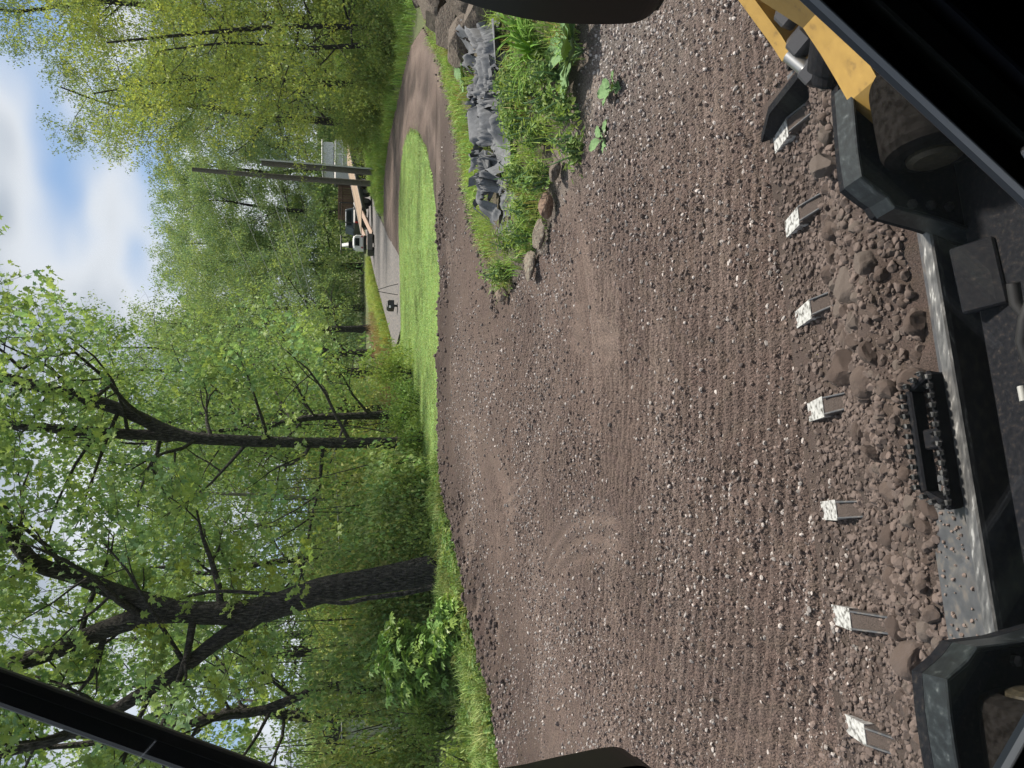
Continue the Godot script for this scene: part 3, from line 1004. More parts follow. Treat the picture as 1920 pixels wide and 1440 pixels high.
func plants() -> void:
	# mown lawn
	var t1 := tuft(10, 0.1, 0.045, 0.009, 1.5)
	var tf := []
	var col := []
	for k in 42000:
		var x := rf(-4.6, 7.5)
		var z := rf(-24.5, -10.4)
		if not Geometry2D.is_point_in_polygon(Vector2(x + rf(-0.16, 0.16), z + rf(-0.16, 0.16)), LAWN):
			continue
		tf.push_back(Transform3D(Basis(Vector3.UP, rf(0, TAU)) * rf(0.7, 1.3), Vector3(x, 0.02 + 0.05 * nz.get_noise_2d(x * 18, z * 18), z)))
		var strip := 1.0 + 0.35 * nz.get_noise_2d(x * 12, z * 40) + 0.35 * nz.get_noise_2d(x * 45 + 70, z * 60)
		var c := grass_tint(Color(0.25, 0.375, 0.145), 0.3)
		col.push_back(Color(c.r * strip, c.g * strip, c.b * strip))
	var o := scatter("lawn_grass", t1, M.grass, tf, col)
	tag(o, "bright green mown grass between dirt drive and asphalt road", "grass")
	o.set_meta("kind", "stuff")
	# tall grass and weeds along the wood's edge on the left
	var t2 := tuft(8, 0.1, 0.32, 0.011, 0.7)
	tf = []; col = []
	var wtf := []
	var wcol := []
	for k in 9000:
		var i := rng.randi_range(1, 8)
		var a := BANK[i]; var d := BANK[i + 1]
		var p := a.lerp(d, rng.randf())
		p += (d - a).normalized().orthogonal() * (0.02 + 1.9 * pow(rng.randf(), 1.3))
		var patchy := nz.get_noise_2d(p.x * 80, p.y * 80)
		if patchy < 0.02:
			# broad leaved ground cover between the tufts
			if rng.randf() < 0.6:
				wtf.push_back(Transform3D(Basis(Vector3.UP, rf(0, TAU)) * rf(0.6, 1.3), Vector3(p.x, 0.02 + 0.22 * rng.randf() * (0.4 - patchy), p.y)))
				wcol.push_back(grass_tint(Color(0.19, 0.30, 0.10), 0.35))
			continue
		tf.push_back(Transform3D(Basis(Vector3.UP, rf(0, TAU)) * Basis(rdir(), rf(0, 0.35)) * rf(0.4, 1.25), Vector3(p.x, -0.03, p.y)))
		col.push_back(grass_tint(Color(0.19, 0.31, 0.09).lerp(Color(0.30, 0.34, 0.14), 0.5 * sst(0.0, 0.4, nz.get_noise_2d(p.x * 30 + 5, p.y * 30))), 0.4))
	o = scatter("ground_cover", spray(9, 0.13, 0.07, OVAL, 0.1), M.leaf, wtf, wcol)
	tag(o, "leafy ground cover along the left edge of the drive", "ground cover")
	o.set_meta("kind", "stuff")
	o = scatter("edge_grass", t2, M.grass, tf, col)
	tag(o, "tall green grass along the wood's edge left of the drive", "grass")
	o.set_meta("kind", "stuff")
	# rough grass behind the bend, by the poles and beyond the asphalt
	tf = []; col = []
	for k in 16000:
		var x := rf(3.0, 26.0)
		var z := rf(-52.0, -13.0)
		if z > -30 and x < 9.6:
			continue
		var p := Vector2(x, z)
		if Geometry2D.is_point_in_polygon(p, DIRT) or Geometry2D.is_point_in_polygon(p, ISLAND):
			continue
		if x < 7.9 + (-z - 35.0) * 0.36 and z < -30:
			continue
		tf.push_back(Transform3D(Basis(Vector3.UP, rf(0, TAU)) * rf(0.8, 1.9), Vector3(x, hill(x, z) - 0.03, z)))
		col.push_back(grass_tint(Color(0.232, 0.377, 0.087), 0.3))
	for k in 5000:
		var t := rng.randf()
		var p := Vector2(2.2, -30.4).lerp(Vector2(10.0, -57.0), t) + Vector2(-rf(0.1, 2.6), 0)
		tf.push_back(Transform3D(Basis(Vector3.UP, rf(0, TAU)) * rf(0.8, 2.0), Vector3(p.x, -0.03, p.y)))
		col.push_back(grass_tint(Color(0.275, 0.377, 0.094), 0.3))
	o = scatter("rough_grass", t2, M.grass, tf, col)
	tag(o, "rough grass on the verge beyond the bend and the asphalt", "grass")
	o.set_meta("kind", "stuff")
	# dry pale stalks at the foot of the wood by the asphalt's end
	var t3 := tuft(6, 0.12, 0.9, 0.012, 0.55)
	tf = []; col = []
	for k in 700:
		var p := Vector2(0.6, -25.5).lerp(Vector2(4.6, -42.0), rng.randf()) + Vector2(-rf(0.0, 1.8), rf(-0.5, 0.5))
		tf.push_back(Transform3D(Basis(Vector3.UP, rf(0, TAU)) * rf(0.5, 1.2), Vector3(p.x, -0.03, p.y)))
		col.push_back(grass_tint(Color(0.26, 0.20, 0.11), 0.3))
	o = scatter("dry_stalks", t3, M.grass, tf, col)
	tag(o, "dry straw coloured stalks beside the far end of the asphalt", "grass")
	o.set_meta("kind", "stuff")

func woods() -> void:
	var near_spray := spray(8, 0.26, 0.115, MAPLE)
	var mid_spray := spray(12, 0.34, 0.115, RHOMB)
	var far_spray := spray(16, 0.6, 0.17, RHOMB)
	var maple := Color(0.26, 0.40, 0.175)
	var lime := Color(0.335, 0.43, 0.135)
	var o: Node3D
	var c1 := {"len": 2.6, "levels": 2, "kids": 4, "sprays": 4, "jitter": 0.22, "lift": 0.15, "rough": 0.16, "scale": 1.0}
	# the large leaning maple
	o = make_tree("maple_tree", Vector3(-3.67, 0, -14.2), [
		[[Vector3(-3.67, -0.02, -14.20), Vector3(-3.80, 1.25, -14.20), Vector3(-3.95, 2.25, -14.20), Vector3(-4.22, 3.21, -14.20), Vector3(-4.25, 3.99, -14.20), Vector3(-4.17, 5.06, -14.20), Vector3(-4.45, 6.05, -14.30), Vector3(-4.84, 7.07, -14.40), Vector3(-5.20, 8.59, -14.50), Vector3(-5.3, 10.5, -14.6)], [0.25, 0.245, 0.24, 0.24, 0.2, 0.185, 0.165, 0.145, 0.11, 0.05], 11, 0.42],
		[[Vector3(-4.20, 3.1, -14.20), Vector3(-4.67, 3.99, -14.10), Vector3(-5.11, 4.61, -14.0), Vector3(-5.59, 5.50, -13.8), Vector3(-5.98, 6.37, -13.7), Vector3(-6.16, 7.30, -13.6), Vector3(-6.4, 8.6, -13.5)], [0.15, 0.135, 0.125, 0.11, 0.09, 0.065, 0.03], 7, 0.3],
		[[Vector3(-4.16, 4.7, -14.20), Vector3(-3.81, 5.65, -14.20), Vector3(-3.44, 6.37, -14.20), Vector3(-3.16, 7.07, -14.20), Vector3(-2.80, 7.36, -14.20), Vector3(-2.46, 7.63, -14.20), Vector3(-2.01, 8.35, -14.20), Vector3(-1.6, 9.6, -14.3)], [0.17, 0.14, 0.13, 0.125, 0.12, 0.12, 0.1, 0.04], 8, 0.3],
		], c1, M.bark, near_spray, M.leaf, maple)
	tag(o, "thick dark leaning maple forking above the left edge of the drive", "tree", "trees of the wood")
	o = make_tree("sapling", Vector3(-3.74, 0, -13.4), [[[Vector3(-3.74, -0.05, -13.40), Vector3(-3.86, 0.69, -13.40), Vector3(-3.91, 1.37, -13.40), Vector3(-3.97, 1.84, -13.40), Vector3(-3.80, 2.59, -13.40), Vector3(-3.69, 3.31, -13.40), Vector3(-3.62, 4.10, -13.40), Vector3(-3.80, 4.87, -13.40)], [0.05, 0.045, 0.042, 0.04, 0.038, 0.034, 0.028, 0.012], 5, 0.5]], {"len": 1.7, "levels": 1, "kids": 4, "sprays": 4, "jitter": 0.15, "lift": 0.15, "scale": 0.9}, M.bark, near_spray, M.leaf, Color(0.210, 0.304, 0.087))
	tag(o, "thin crooked sapling growing right against the thick leaning maple", "tree", "trees of the wood")
	# the forked maple behind the lawn's left end
	o = make_tree("maple_tree", Vector3(-1.49, 0, -18.0), [
		[[Vector3(-1.49, -0.13, -18.00), Vector3(-1.44, 1.24, -18.00), Vector3(-1.41, 2.87, -18.00), Vector3(-1.32, 4.44, -18.00), Vector3(-1.17, 5.60, -18.00), Vector3(-0.61, 6.70, -18.00), Vector3(-0.24, 7.79, -18.00), Vector3(-0.02, 8.57, -18.00), Vector3(0.14, 9.20, -18.00), Vector3(0.35, 10.02, -18.00), Vector3(0.6, 12, -18.0)], [0.16, 0.13, 0.125, 0.13, 0.15, 0.14, 0.13, 0.125, 0.12, 0.10, 0.05], 21, 0.09],
		[[Vector3(-1.20, 5.43, -18.00), Vector3(-1.16, 6.40, -18.00), Vector3(-1.06, 7.50, -18.00), Vector3(-0.95, 8.57, -18.00), Vector3(-0.82, 9.82, -18.00), Vector3(-0.9, 11.8, -18.1)], [0.14, 0.12, 0.11, 0.1, 0.09, 0.03], 7, 0.2],
		], {"len": 2.9, "levels": 2, "kids": 4, "sprays": 3, "jitter": 0.25, "lift": 0.1, "rough": 0.12, "scale": 1.05}, M.bark, near_spray, M.leaf, maple)
	tag(o, "dark forked maple trunk rising behind the lawn's left end", "tree", "trees of the wood")
	o = make_tree("birch_tree", Vector3(-3.63, 0, -25.0), [[[Vector3(-3.63, 0.05, -25.00), Vector3(-3.68, 0.86, -25.00), Vector3(-3.75, 1.93, -25.00), Vector3(-3.85, 2.62, -25.00), Vector3(-3.71, 3.99, -25.00), Vector3(-3.56, 5.98, -25.00), Vector3(-3.4, 8.0, -25)], [0.09, 0.085, 0.08, 0.075, 0.06, 0.05, 0.02], 9, 0.45]], {"len": 2.2, "levels": 1, "kids": 4, "sprays": 4, "jitter": 0.25, "lift": 0.1}, M.bark_pale, mid_spray, M.leaf, lime * 0.8)
	tag(o, "slender pale trunked tree between the two dark maples", "tree", "trees of the wood")
	# trees at the left of the drive
	var c2 := {"len": 2.4, "levels": 2, "kids": 4, "sprays": 3, "jitter": 0.25, "lift": 0.1, "rough": 0.1, "scale": 1.0}
	o = make_tree("maple_tree", Vector3(-6.51, 0, -16.0), [[[Vector3(-6.51, 0.02, -16.00), Vector3(-6.64, 1.18, -16.00), Vector3(-6.53, 2.31, -16.00), Vector3(-6.88, 3.40, -16.00), Vector3(-6.94, 4.46, -16.00), Vector3(-7.2, 6.2, -16), Vector3(-7.3, 8.5, -16.2)], [0.14, 0.12, 0.11, 0.1, 0.09, 0.07, 0.03], 10, 0.4]], c2, M.bark, near_spray, M.leaf, maple)
	tag(o, "dark vine hung trunk standing nearest left of the leaning maple", "tree", "trees of the wood")
	o = make_tree("maple_tree", Vector3(-8.58, 0, -19.0), [[[Vector3(-8.58, 0.0, -19.00), Vector3(-8.44, 1.08, -19.00), Vector3(-8.48, 2.68, -19.00), Vector3(-8.11, 4.34, -19.00), Vector3(-8.44, 6.18, -19.00), Vector3(-8.3, 9.0, -19)], [0.16, 0.14, 0.13, 0.12, 0.1, 0.04], 10, 0.4]], c2, M.bark, near_spray, M.leaf, maple)
	tag(o, "dark trunk leftmost in the wood, before the pale shed", "tree", "trees of the wood")
	# a branch of maple leaves hangs close at the upper left
	o = make_tree("maple_tree", Vector3(-6.6, 0, -10.2), [[[Vector3(-6.6, 0, -10.2), Vector3(-6.6, 1.5, -10.2), Vector3(-6.5, 3.2, -10.1), Vector3(-6.4, 5.0, -10), Vector3(-6.4, 7.0, -10)], [0.16, 0.14, 0.12, 0.1, 0.05], 6, 0.3]], {"len": 1.7, "levels": 2, "kids": 4, "sprays": 3, "jitter": 0.2, "lift": 0.0, "scale": 0.95}, M.bark, near_spray, M.leaf, maple)
	tag(o, "maple whose leafy boughs reach in behind the wiper", "tree", "trees of the wood")
	# trees standing deeper in the wood
	var deep := [[-12.5, -22, 9.5, 0.18], [-9.6, -27, 10.5, 0.2], [-5.6, -24, 9, 0.15], [-1.0, -27, 10, 0.18], [-3.2, -36, 13, 0.24], [0.6, -34, 12, 0.2], [1.8, -43, 14, 0.22], [-2.0, -52, 20, 0.3], [4.2, -56, 15, 0.26], [-16, -48, 20, 0.3], [-6.2, -34, 10, 0.2], [-11.5, -38, 11, 0.22], [-8.2, -30, 9, 0.16], [-0.9, -21.5, 8.5, 0.13], [-1.6, -29.5, 10, 0.16]]
	var words := ["behind the shed", "left of the slender pale tree", "beside the slender pale tree", "behind the forked maple", "far behind the slender pale tree", "where the dry stalks begin", "by the dry stalks along the asphalt", "deep behind the forked maple", "farthest along the asphalt's left verge", "deepest in the wood on the left", "low behind the leaning maple's trunk", "low behind the shed", "between the leaning maple and the shed", "hanging low over the lawn's left end", "beside the asphalt's near end"]
	for k in deep.size():
		var d: Array = deep[k]
		var base := Vector3(d[0], hill(d[0], d[1]), d[1])
		o = make_tree("broadleaf_tree", base, auto_skel(base, d[2], d[3], 17, 0.12, Vector3(rf(-1, 1), 0, 0)), {"len": minf(3.5, d[2] * 0.26), "levels": 2, "kids": 4, "sprays": 3, "jitter": 0.4, "lift": 0.08, "scale": 1.25}, M.bark, mid_spray, M.leaf, Color(0.21, 0.34, 0.15).lerp(lime, rf(0.0, 0.35)), 0.3)
		tag(o, "leafy green tree " + words[k], "tree", "trees of the wood")
	# right: yellow green trees on the slope behind the bend
	var cr := {"len": 3.4, "levels": 2, "kids": 5, "sprays": 4, "jitter": 0.35, "lift": 0.05, "scale": 1.1}
	o = make_tree("slim_tree", Vector3(13.22, 0.6, -27.0), [[[Vector3(13.3, 0.5, -27.00), Vector3(13.09, 1.2, -27.00), Vector3(13.04, 1.94, -27.00), Vector3(12.83, 3.80, -27.00), Vector3(12.37, 6.32, -27.00), Vector3(11.63, 9.72, -27.00)], [0.12, 0.11, 0.1, 0.09, 0.07, 0.03], 11, 0.3]], cr, M.bark, mid_spray, M.leaf, lime)
	tag(o, "straight slim trunk with yellow green leaves behind the road's bend", "tree", "trees behind the bend")
	o = make_tree("slim_tree", Vector3(12.5, 0.3, -26.0), [[[Vector3(12.5, 0.2, -26.00), Vector3(12.18, 0.65, -26.00), Vector3(12.02, 1.05, -26.00), Vector3(11.86, 1.93, -26.00), Vector3(11.66, 3.37, -26.00), Vector3(11.62, 5.47, -26.00), Vector3(11.10, 7.81, -26.00)], [0.11, 0.1, 0.095, 0.085, 0.07, 0.05, 0.02], 9, 0.4]], cr, M.bark, mid_spray, M.leaf, lime)
	tag(o, "curved slim trunk leaning left at the foot of the slope", "tree", "trees behind the bend")
	var right := [[16.5, -31, 13.5, 0.22, 0.0], [19.5, -30, 14, 0.24, 0.2], [14.6, -36, 12.0, 0.2, 0.1], [19, -39, 17.5, 0.26, 0.8], [15.5, -44, 16, 0.25, 0.9], [23.5, -40, 19, 0.28, 0.7], [17.0, -24.5, 11, 0.18, 0.1], [26, -50, 19, 0.3, 0.6]]
	words = ["in the middle of the yellow green clump", "at the right picture edge behind the bend", "overhanging the white truck box", "with dull grey green crown above the yellow clump", "whose crown stands out leftmost against the cloud", "tall and grey green, highest at the right edge", "nearest on the slope right of the bend", "far back in the wood on the right"]
	for k in right.size():
		var d: Array = right[k]
		var base := Vector3(d[0], hill(d[0], d[1]), d[1])
		o = make_tree("broadleaf_tree", base, auto_skel(base, d[2], d[3], 19, 0.12, Vector3(rf(-1.5, 0.5), 0, 0)), cr, M.bark, mid_spray, M.leaf, lime.lerp(Color(0.174, 0.261, 0.116), d[4]), 0.25)
		tag(o, "leafy tree " + words[k], "tree", "trees behind the bend")
	# far trees behind the parked trucks
	var fc := {"len": 6.0, "levels": 2, "kids": 5, "sprays": 6, "jitter": 0.7, "lift": 0.05, "scale": 1.25}
	var far := [[8, -78, 20, 0.3], [14, -88, 23, 0.35], [20, -86, 22, 0.35], [26, -92, 24, 0.35], [31, -84, 23, 0.35], [1, -82, 18, 0.3], [38, -95, 26, 0.4], [-8, -90, 22, 0.35], [20, -112, 30, 0.4], [8, -115, 29, 0.4]]
	words = ["left of the small excavator", "straight above the black truck", "straight behind the brown fence", "behind the two poles", "behind the white truck box", "at the end of the wood, over the asphalt", "behind the yellow green clump", "showing through the wood's far side", "tallest behind the fence, seen over other crowns", "pale and far between wood and poles"]
	for k in far.size():
		var d: Array = far[k]
		var base := Vector3(d[0], hill(d[0], d[1]), d[1])
		o = make_tree("broadleaf_tree", base, auto_skel(base, d[2] * 0.85, d[3], 16, 0.14), fc, M.bark, far_spray, M.leaf, Color(0.22, 0.335, 0.18).lerp(lime, rf(0, 0.25)), 0.25)
		tag(o, "distant feathery green tree " + words[k], "tree", "far trees")
	# undergrowth that reads as one mass
	var tf := []
	var col := []
	for k in 26000:
		var z := -14.8 - 62.0 * pow(rng.randf(), 1.4)
		var x := rf(-0.62, 0.02) * -z - 1.2
		if z < -23.0:
			x = rf(-0.62, 0.0) * -z + 0.0
		if x > -1.6 and z > -25.0:
			continue
		if absf(x / -z + 0.475) < 0.022 and z > -24.5:
			continue
		var h := hill(x, z)
		var top := 1.0 + 1.5 * sst(-0.3, 0.4, nz.get_noise_2d(x * 30, z * 30)) + 0.02 * -z
		tf.push_back(Transform3D(Basis(Vector3.UP, rf(0, TAU)) * Basis(rdir(), rf(0, 0.6)) * rf(0.8, 1.5), Vector3(x, h + top * pow(rng.randf(), 0.8), z)))
		var c := grass_tint(Color(0.26, 0.39, 0.15).lerp(lime, 0.7 * sst(-0.1, 0.4, nz.get_noise_2d(x * 20 + 60, z * 20))), 0.35)
		col.push_back(c)
	for k in 9000:
		var z := rf(-70.0, -20.0)
		var x := rf(11.2, 30.0) + sst(-30.0, -46.0, z) * 3.0
		if x < 10.5 + sst(-45.0, -70.0, z) * 14.0:
			continue
		if x > 14.5 and x < 23 and z < -50:
			continue
		var top := 1.1 + 1.2 * sst(-0.3, 0.4, nz.get_noise_2d(x * 30, z * 30))
		tf.push_back(Transform3D(Basis(Vector3.UP, rf(0, TAU)) * Basis(rdir(), rf(0, 0.6)) * rf(0.8, 1.4), Vector3(x, hill(x, z) + top * rng.randf(), z)))
		col.push_back(grass_tint(Color(0.203, 0.297, 0.094), 0.35))
	for k in 9000:
		var z := rf(-130.0, -72.0)
		var x := rf(-40.0, 60.0)
		tf.push_back(Transform3D(Basis(Vector3.UP, rf(0, TAU)) * rf(2.2, 3.6), Vector3(x, hill(x, z) + 5.0 * rng.randf(), z)))
		col.push_back(grass_tint(Color(0.145, 0.232, 0.080), 0.35))
	var u := scatter("undergrowth", mid_spray, M.leaf, tf, col)
	tag(u, "tangled green undergrowth filling the wood between the trunks", "undergrowth")
	u.set_meta("kind", "stuff")
	# thin bare stems standing among the trees
	var stems := Buf.new()
	for k in 260:
		var z := rf(-40.0, -15.5)
		var x := rf(-0.58, 0.0) * -z - 1.0
		var p := Vector3(x, hill(x, z) - 0.1, z)
		var l := Vector3(rf(-0.5, 0.5), rf(1.5, 4.5), rf(-0.4, 0.4))
		tube(stems, [p, p + l * 0.5 + rdir() * 0.2, p + l], [0.02, 0.013, 0.005], 4)
	var so := put("bare_stems", stems.mesh(), M.bark)
	tag(so, "thin bare grey stems and vines tangled among the trunks", "stems")
	so.set_meta("kind", "stuff")
	# single bushes along the edge of the wood
	var pal := palmate(0.15)
	var small := spray(10, 0.2, 0.075, OVAL)
	o = shrub("creeper_bush", Vector3(-4.35, 0, -11.3), Vector3(0.65, 0.8, 0.6), 420, pal, M.leaf_glossy, Color(0.203, 0.348, 0.094), M.bark)
	tag(o, "rounded bush of five fingered leaves below the leaning maple", "bush", "bushes along the wood's edge")
	o = shrub("creeper_bush", Vector3(-3.55, 0, -10.6), Vector3(0.4, 0.3, 0.45), 150, pal, M.leaf_glossy, Color(0.203, 0.348, 0.094), M.bark)
	tag(o, "low patch of five fingered leaves at the drive's left edge", "bush", "bushes along the wood's edge")
	var bs := [[-5.5, -11.6, 0.75, 0.7, "dark bush beside the rounded creeper bush"], [-5.2, -9.4, 0.6, 0.4, "low leafy clump at the drive's far left edge"], [-6.2, -10.6, 0.9, 0.9, "broad bush at the left picture edge"], [-3.0, -14.6, 0.6, 0.45, "low bush at the leaning maple's foot"], [-2.2, -15.2, 0.7, 0.55, "bush between the maples, above the soil ridge"], [-1.2, -16.4, 0.6, 0.45, "low bush at the foot of the forked maple"], [-0.6, -17.6, 0.8, 0.8, "bush right of the forked maple's foot"], [0.3, -19.6, 0.9, 0.9, "bush at the left end of the lawn"], [-3.6, -17.6, 0.9, 0.8, "bush in the gap behind the leaning maple"], [0.7, -22.8, 0.7, 0.5, "low bush beside the asphalt's near end"], [-2.7, -20.5, 1.0, 1.0, "taller bush behind the forked maple"], [-8.0, -15.0, 1.1, 1.0, "large bush left of the vine hung trunk"]]
	for q in bs:
		o = shrub("bush", Vector3(q[0], hill(q[0], q[1]), q[1]), Vector3(q[2], q[3], q[2]), int(260 * q[2] * (q[3] + 0.4)), small, M.leaf, Color(0.174, 0.290, 0.080).lerp(lime, rf(0, 0.5)), M.bark, 1.2)
		tag(o, "green " + q[4], "bush", "bushes along the wood's edge")
	var rs := [[11.6, -24.5, 1.3, 0.9], [12.6, -28.5, 1.5, 1.1], [12.2, -32.5, 1.6, 1.2], [13.6, -37.0, 1.7, 1.3], [14.2, -41.5, 1.6, 1.1], [11.8, -20.5, 1.2, 0.8], [15.5, -27.0, 1.8, 1.2], [16.5, -34.0, 1.8, 1.4]]
	words = ["below the curved slim trunk", "left of the straight slim trunk", "midway along the bank above the dirt road", "leaning over the road towards the poles", "nearest the two utility poles", "at the right end of the road's bend", "higher on the slope behind the slim trunks", "under the yellow green clump"]
	for k in rs.size():
		var q: Array = rs[k]
		o = shrub("bush", Vector3(q[0], hill(q[0], q[1]), q[1]), Vector3(q[2], q[3], q[2]), 420, mid_spray, M.leaf, Color(0.189, 0.275, 0.087).lerp(lime, rf(0, 0.4)), M.bark, 1.0)
		tag(o, "shaggy green bush " + words[k], "bush", "bushes on the bank behind the bend")

func bank_garden() -> void:
	strap_mats(0)
	# boulders of the rough stone wall at the bank's right end
	var spots := [[5.8, -11.2, 0.5, 0.34, 0.42], [6.5, -12.4, 0.5, 0.36, 0.45], [5.1, -10.2, 0.42, 0.32, 0.36], [5.75, -10.1, 0.5, 0.4, 0.5], [6.6, -11.0, 0.6, 0.45, 0.5], [4.55, -9.35, 0.36, 0.3, 0.32], [5.15, -9.2, 0.42, 0.36, 0.4], [7.3, -13.2, 0.55, 0.4, 0.5], [4.15, -7.75, 0.3, 0.26, 0.3], [5.6, -8.6, 0.5, 0.45, 0.45], [4.7, -8.35, 0.36, 0.3, 0.34]]
	var words := ["flat topped boulder at the far corner of the stone wall", "broad boulder at the back of the stone wall", "boulder just behind the upper end of the grey fabric", "large smooth boulder in the middle of the stone wall", "big boulder at the right picture edge of the wall", "boulder beside the fabric's torn upper end", "tilted boulder right of the fabric, near the dark trim", "boulder at the back right end of the stone wall", "small boulder under the fabric's near right corner", "boulder half hidden by the dark cab trim", "low boulder nearest the broad leaved weed"]
	for k in spots.size():
		var s: Array = spots[k]
		var m := rock_mesh(4, 16, 0.16, Vector3(s[2] * 1.15, s[3] * 0.9, s[4] * 1.1), 0.06)
		var o := put("boulder", m, M.boulder)
		o.position = Vector3(s[0], island_y(Vector2(s[0], s[1])) + s[3] * 0.3, s[1])
		o.rotation = Vector3(rf(-0.2, 0.2), rf(0, TAU), rf(-0.2, 0.2))
		tag(o, words[k], "boulder", "boulders of the rough stone wall")
	# flat stones at the drive's edge
	var fs := [[1.12, -6.55, 0.16, 0.05, 0.13, 0.3, Color(0.2, 0.186, 0.172), "flat pale grey stone tilted at the bank's near edge"], [1.33, -6.2, 0.15, 0.05, 0.10, -0.2, Color(0.185, 0.172, 0.16), "flat grey stone lapping over the pale one at the bank's edge"], [1.52, -5.95, 0.13, 0.06, 0.09, 0.4, Color(0.21, 0.155, 0.13), "small pinkish stone beside the two flat grey ones"], [1.75, -5.7, 0.1, 0.05, 0.1, 0.9, Color(0.13, 0.117, 0.11), "small dark stone at the bank edge nearest the weeds"], [1.0, -7.75, 0.09, 0.06, 0.1, 0.2, Color(0.22, 0.19, 0.175), "small brown stone at the bank's grassy tip"]]
	for f in fs:
		var m := rock_mesh(2, 9, 0.18, Vector3(f[2], f[3], f[4]), 0.06)
		var c: Color = f[6]
		var mm: StandardMaterial3D = M.boulder.duplicate()
		mm.albedo_color = c.linear_to_srgb()
		var o := put("flat_stone", m, mm)
		o.position = Vector3(f[0], 0.06 + f[3] * 0.5, f[1])
		o.rotation = Vector3(0.15, f[5], -0.12)
		tag(o, f[7], "stone", "flat stones at the bank's edge")
	# grey ground cover fabric, crumpled down the bank
	var cx := [Vector2(4.3, -8.55), Vector2(3.75, -7.95), Vector2(3.35, -7.7), Vector2(3.05, -7.75), Vector2(2.65, -7.4), Vector2(2.25, -7.15), Vector2(2.0, -7.3), Vector2(1.75, -7.75)]
	var fab := Buf.new()
	var nu := 150
	var nv := 64
	var nr := FastNoiseLite.new()
	nr.seed = 77
	nr.frequency = 1.5
	nr.fractal_type = FastNoiseLite.FRACTAL_NONE
	var pts := []
	for i in nu + 1:
		var t := float(i) / nu * (cx.size() - 1)
		var k := mini(int(t), cx.size() - 2)
		var p: Vector2 = cx[k].lerp(cx[k + 1], t - k)
		var d: Vector2 = (cx[k + 1] - cx[k]).normalized()
		var w := 0.56 + 0.34 * nz.get_noise_1d(i * 9.0) - 0.35 * sst(0.7, 1.0, float(i) / nu) - 0.25 * sst(0.2, 0.0, float(i) / nu)
		for j in nv + 1:
			var s := (float(j) / nv - 0.5) * 2.0
			var edge := 1.0 + 0.3 * nz.get_noise_2d(i * 14.0, sign(s) * 500.0)
			var q := p + d.orthogonal() * s * w * edge
			var y := maxf(island_y(q), 0.02)
			var al := float(i) / nu * 4.2
			var ac := s * w
			var wob := 0.35 * nr.get_noise_2d(al * 0.5 + 9.0, ac * 0.5)
			var n1 := nr.get_noise_2d(al * 0.55, (ac + wob) * 1.25)
			var n2 := nr.get_noise_2d(al * 1.2 + 31.0, (ac - wob) * 2.4 + al * 0.8)
			var f1 := 1.0 - sqrt(n1 * n1 + 0.0002) * 3.2
			var f2 := 1.0 - sqrt(n2 * n2 + 0.0002) * 3.2
			y += 0.05 + 0.13 * maxf(f1, -0.35) + 0.03 * maxf(f2, -0.3)
			y += 0.10 * (1.0 - s) * 0.5
			pts.push_back(Vector3(q.x, y, q.y))
	for i in nu:
		for j in nv:
			var a: int = i * (nv + 1) + j
			# a few torn notches at the rims
			if (j < 7 or j > nv - 8) and nz.get_noise_2d(i * 30.0, j * 8.0) > 0.16:
				continue
			if nz.get_noise_2d(i * 5.5 + 40.0, j * 4.0 + 300.0) > 0.27:
				continue
			fab.quad(pts[a], pts[a + 1], pts[a + nv + 2], pts[a + nv + 1])
	var st := SurfaceTool.new()
	st.begin(Mesh.PRIMITIVE_TRIANGLES)
	st.set_smooth_group(0)
	for q in fab.v:
		st.add_vertex(q)
	st.generate_normals()
	var fm: StandardMaterial3D = M.fabric
	fm.cull_mode = BaseMaterial3D.CULL_DISABLED
	var fo := put("landscape_fabric", st.commit(), fm)
	tag(fo, "crumpled dark grey landscape fabric lying along the bank by the boulders", "fabric")
	# grass strips and weeds on the bank
	var t2 := tuft(8, 0.07, 0.22, 0.008, 0.8)
	var tf := []
	var col := []
	for k in 9000:
		var x := rf(0.9, 8.0)
		var z := rf(-15.5, -4.9)
		var p := Vector2(x, z)
		if not Geometry2D.is_point_in_polygon(p, ISLAND):
			continue
		var dfar := dist_line(p, OUTER)
		var dn := dist_line(p, NEAR)
		var inside_fabric := dist_line(p, PackedVector2Array(cx)) < 0.42
		if inside_fabric or (x > 4.2 and dfar > 0.75 and z < -8.2) or dn < 0.12 + 0.25 * sst(1.3, 2.0, x):
			continue
		if nz.get_noise_2d(x * 60, z * 60) < -0.25 and dfar > 0.8:
			continue
		tf.push_back(Transform3D(Basis(Vector3.UP, rf(0, TAU)) * rf(0.5, 1.3) * (0.8 if dfar < 0.7 else 1.0), Vector3(x, island_y(p) - 0.02, z)))
		var base := Color(0.246, 0.406, 0.094)
		if rng.randf() < 0.14:
			base = Color(0.26, 0.24, 0.10)
		col.push_back(grass_tint(base, 0.3))
	var o2 := scatter("bank_grass", t2, M.grass, tf, col)
	tag(o2, "tousled grass and weeds covering the planted bank", "grass")
	o2.set_meta("kind", "stuff")
	# small leafy weeds, each its own plant
	var small := spray(9, 0.09, 0.065, OVAL, 0.0)
	var wp := [[2.14, -5.94], [2.24, -5.6], [2.55, -6.1], [2.3, -6.3], [1.79, -6.0], [1.76, -5.2], [2.1, -5.25], [2.45, -5.5], [1.63, -6.5], [1.45, -6.75], [2.9, -6.6], [2.6, -6.5], [1.95, -6.5], [1.5, -7.3], [1.2, -7.6]]
	words = ["right of the pinkish stone", "in the middle of the bright weeds", "left of the strap leaved clump", "behind the bright weeds", "among the grass behind the flat stones", "nearest the small dark stone", "in front of the strap leaved clump", "at the bare soil by the gravel", "above the flat pale stone", "behind the flat pale stone", "between fabric and strap leaved clump", "below the middle of the fabric", "below the fabric's lower end", "beside the fabric's lower end", "at the grassy tip of the bank"]
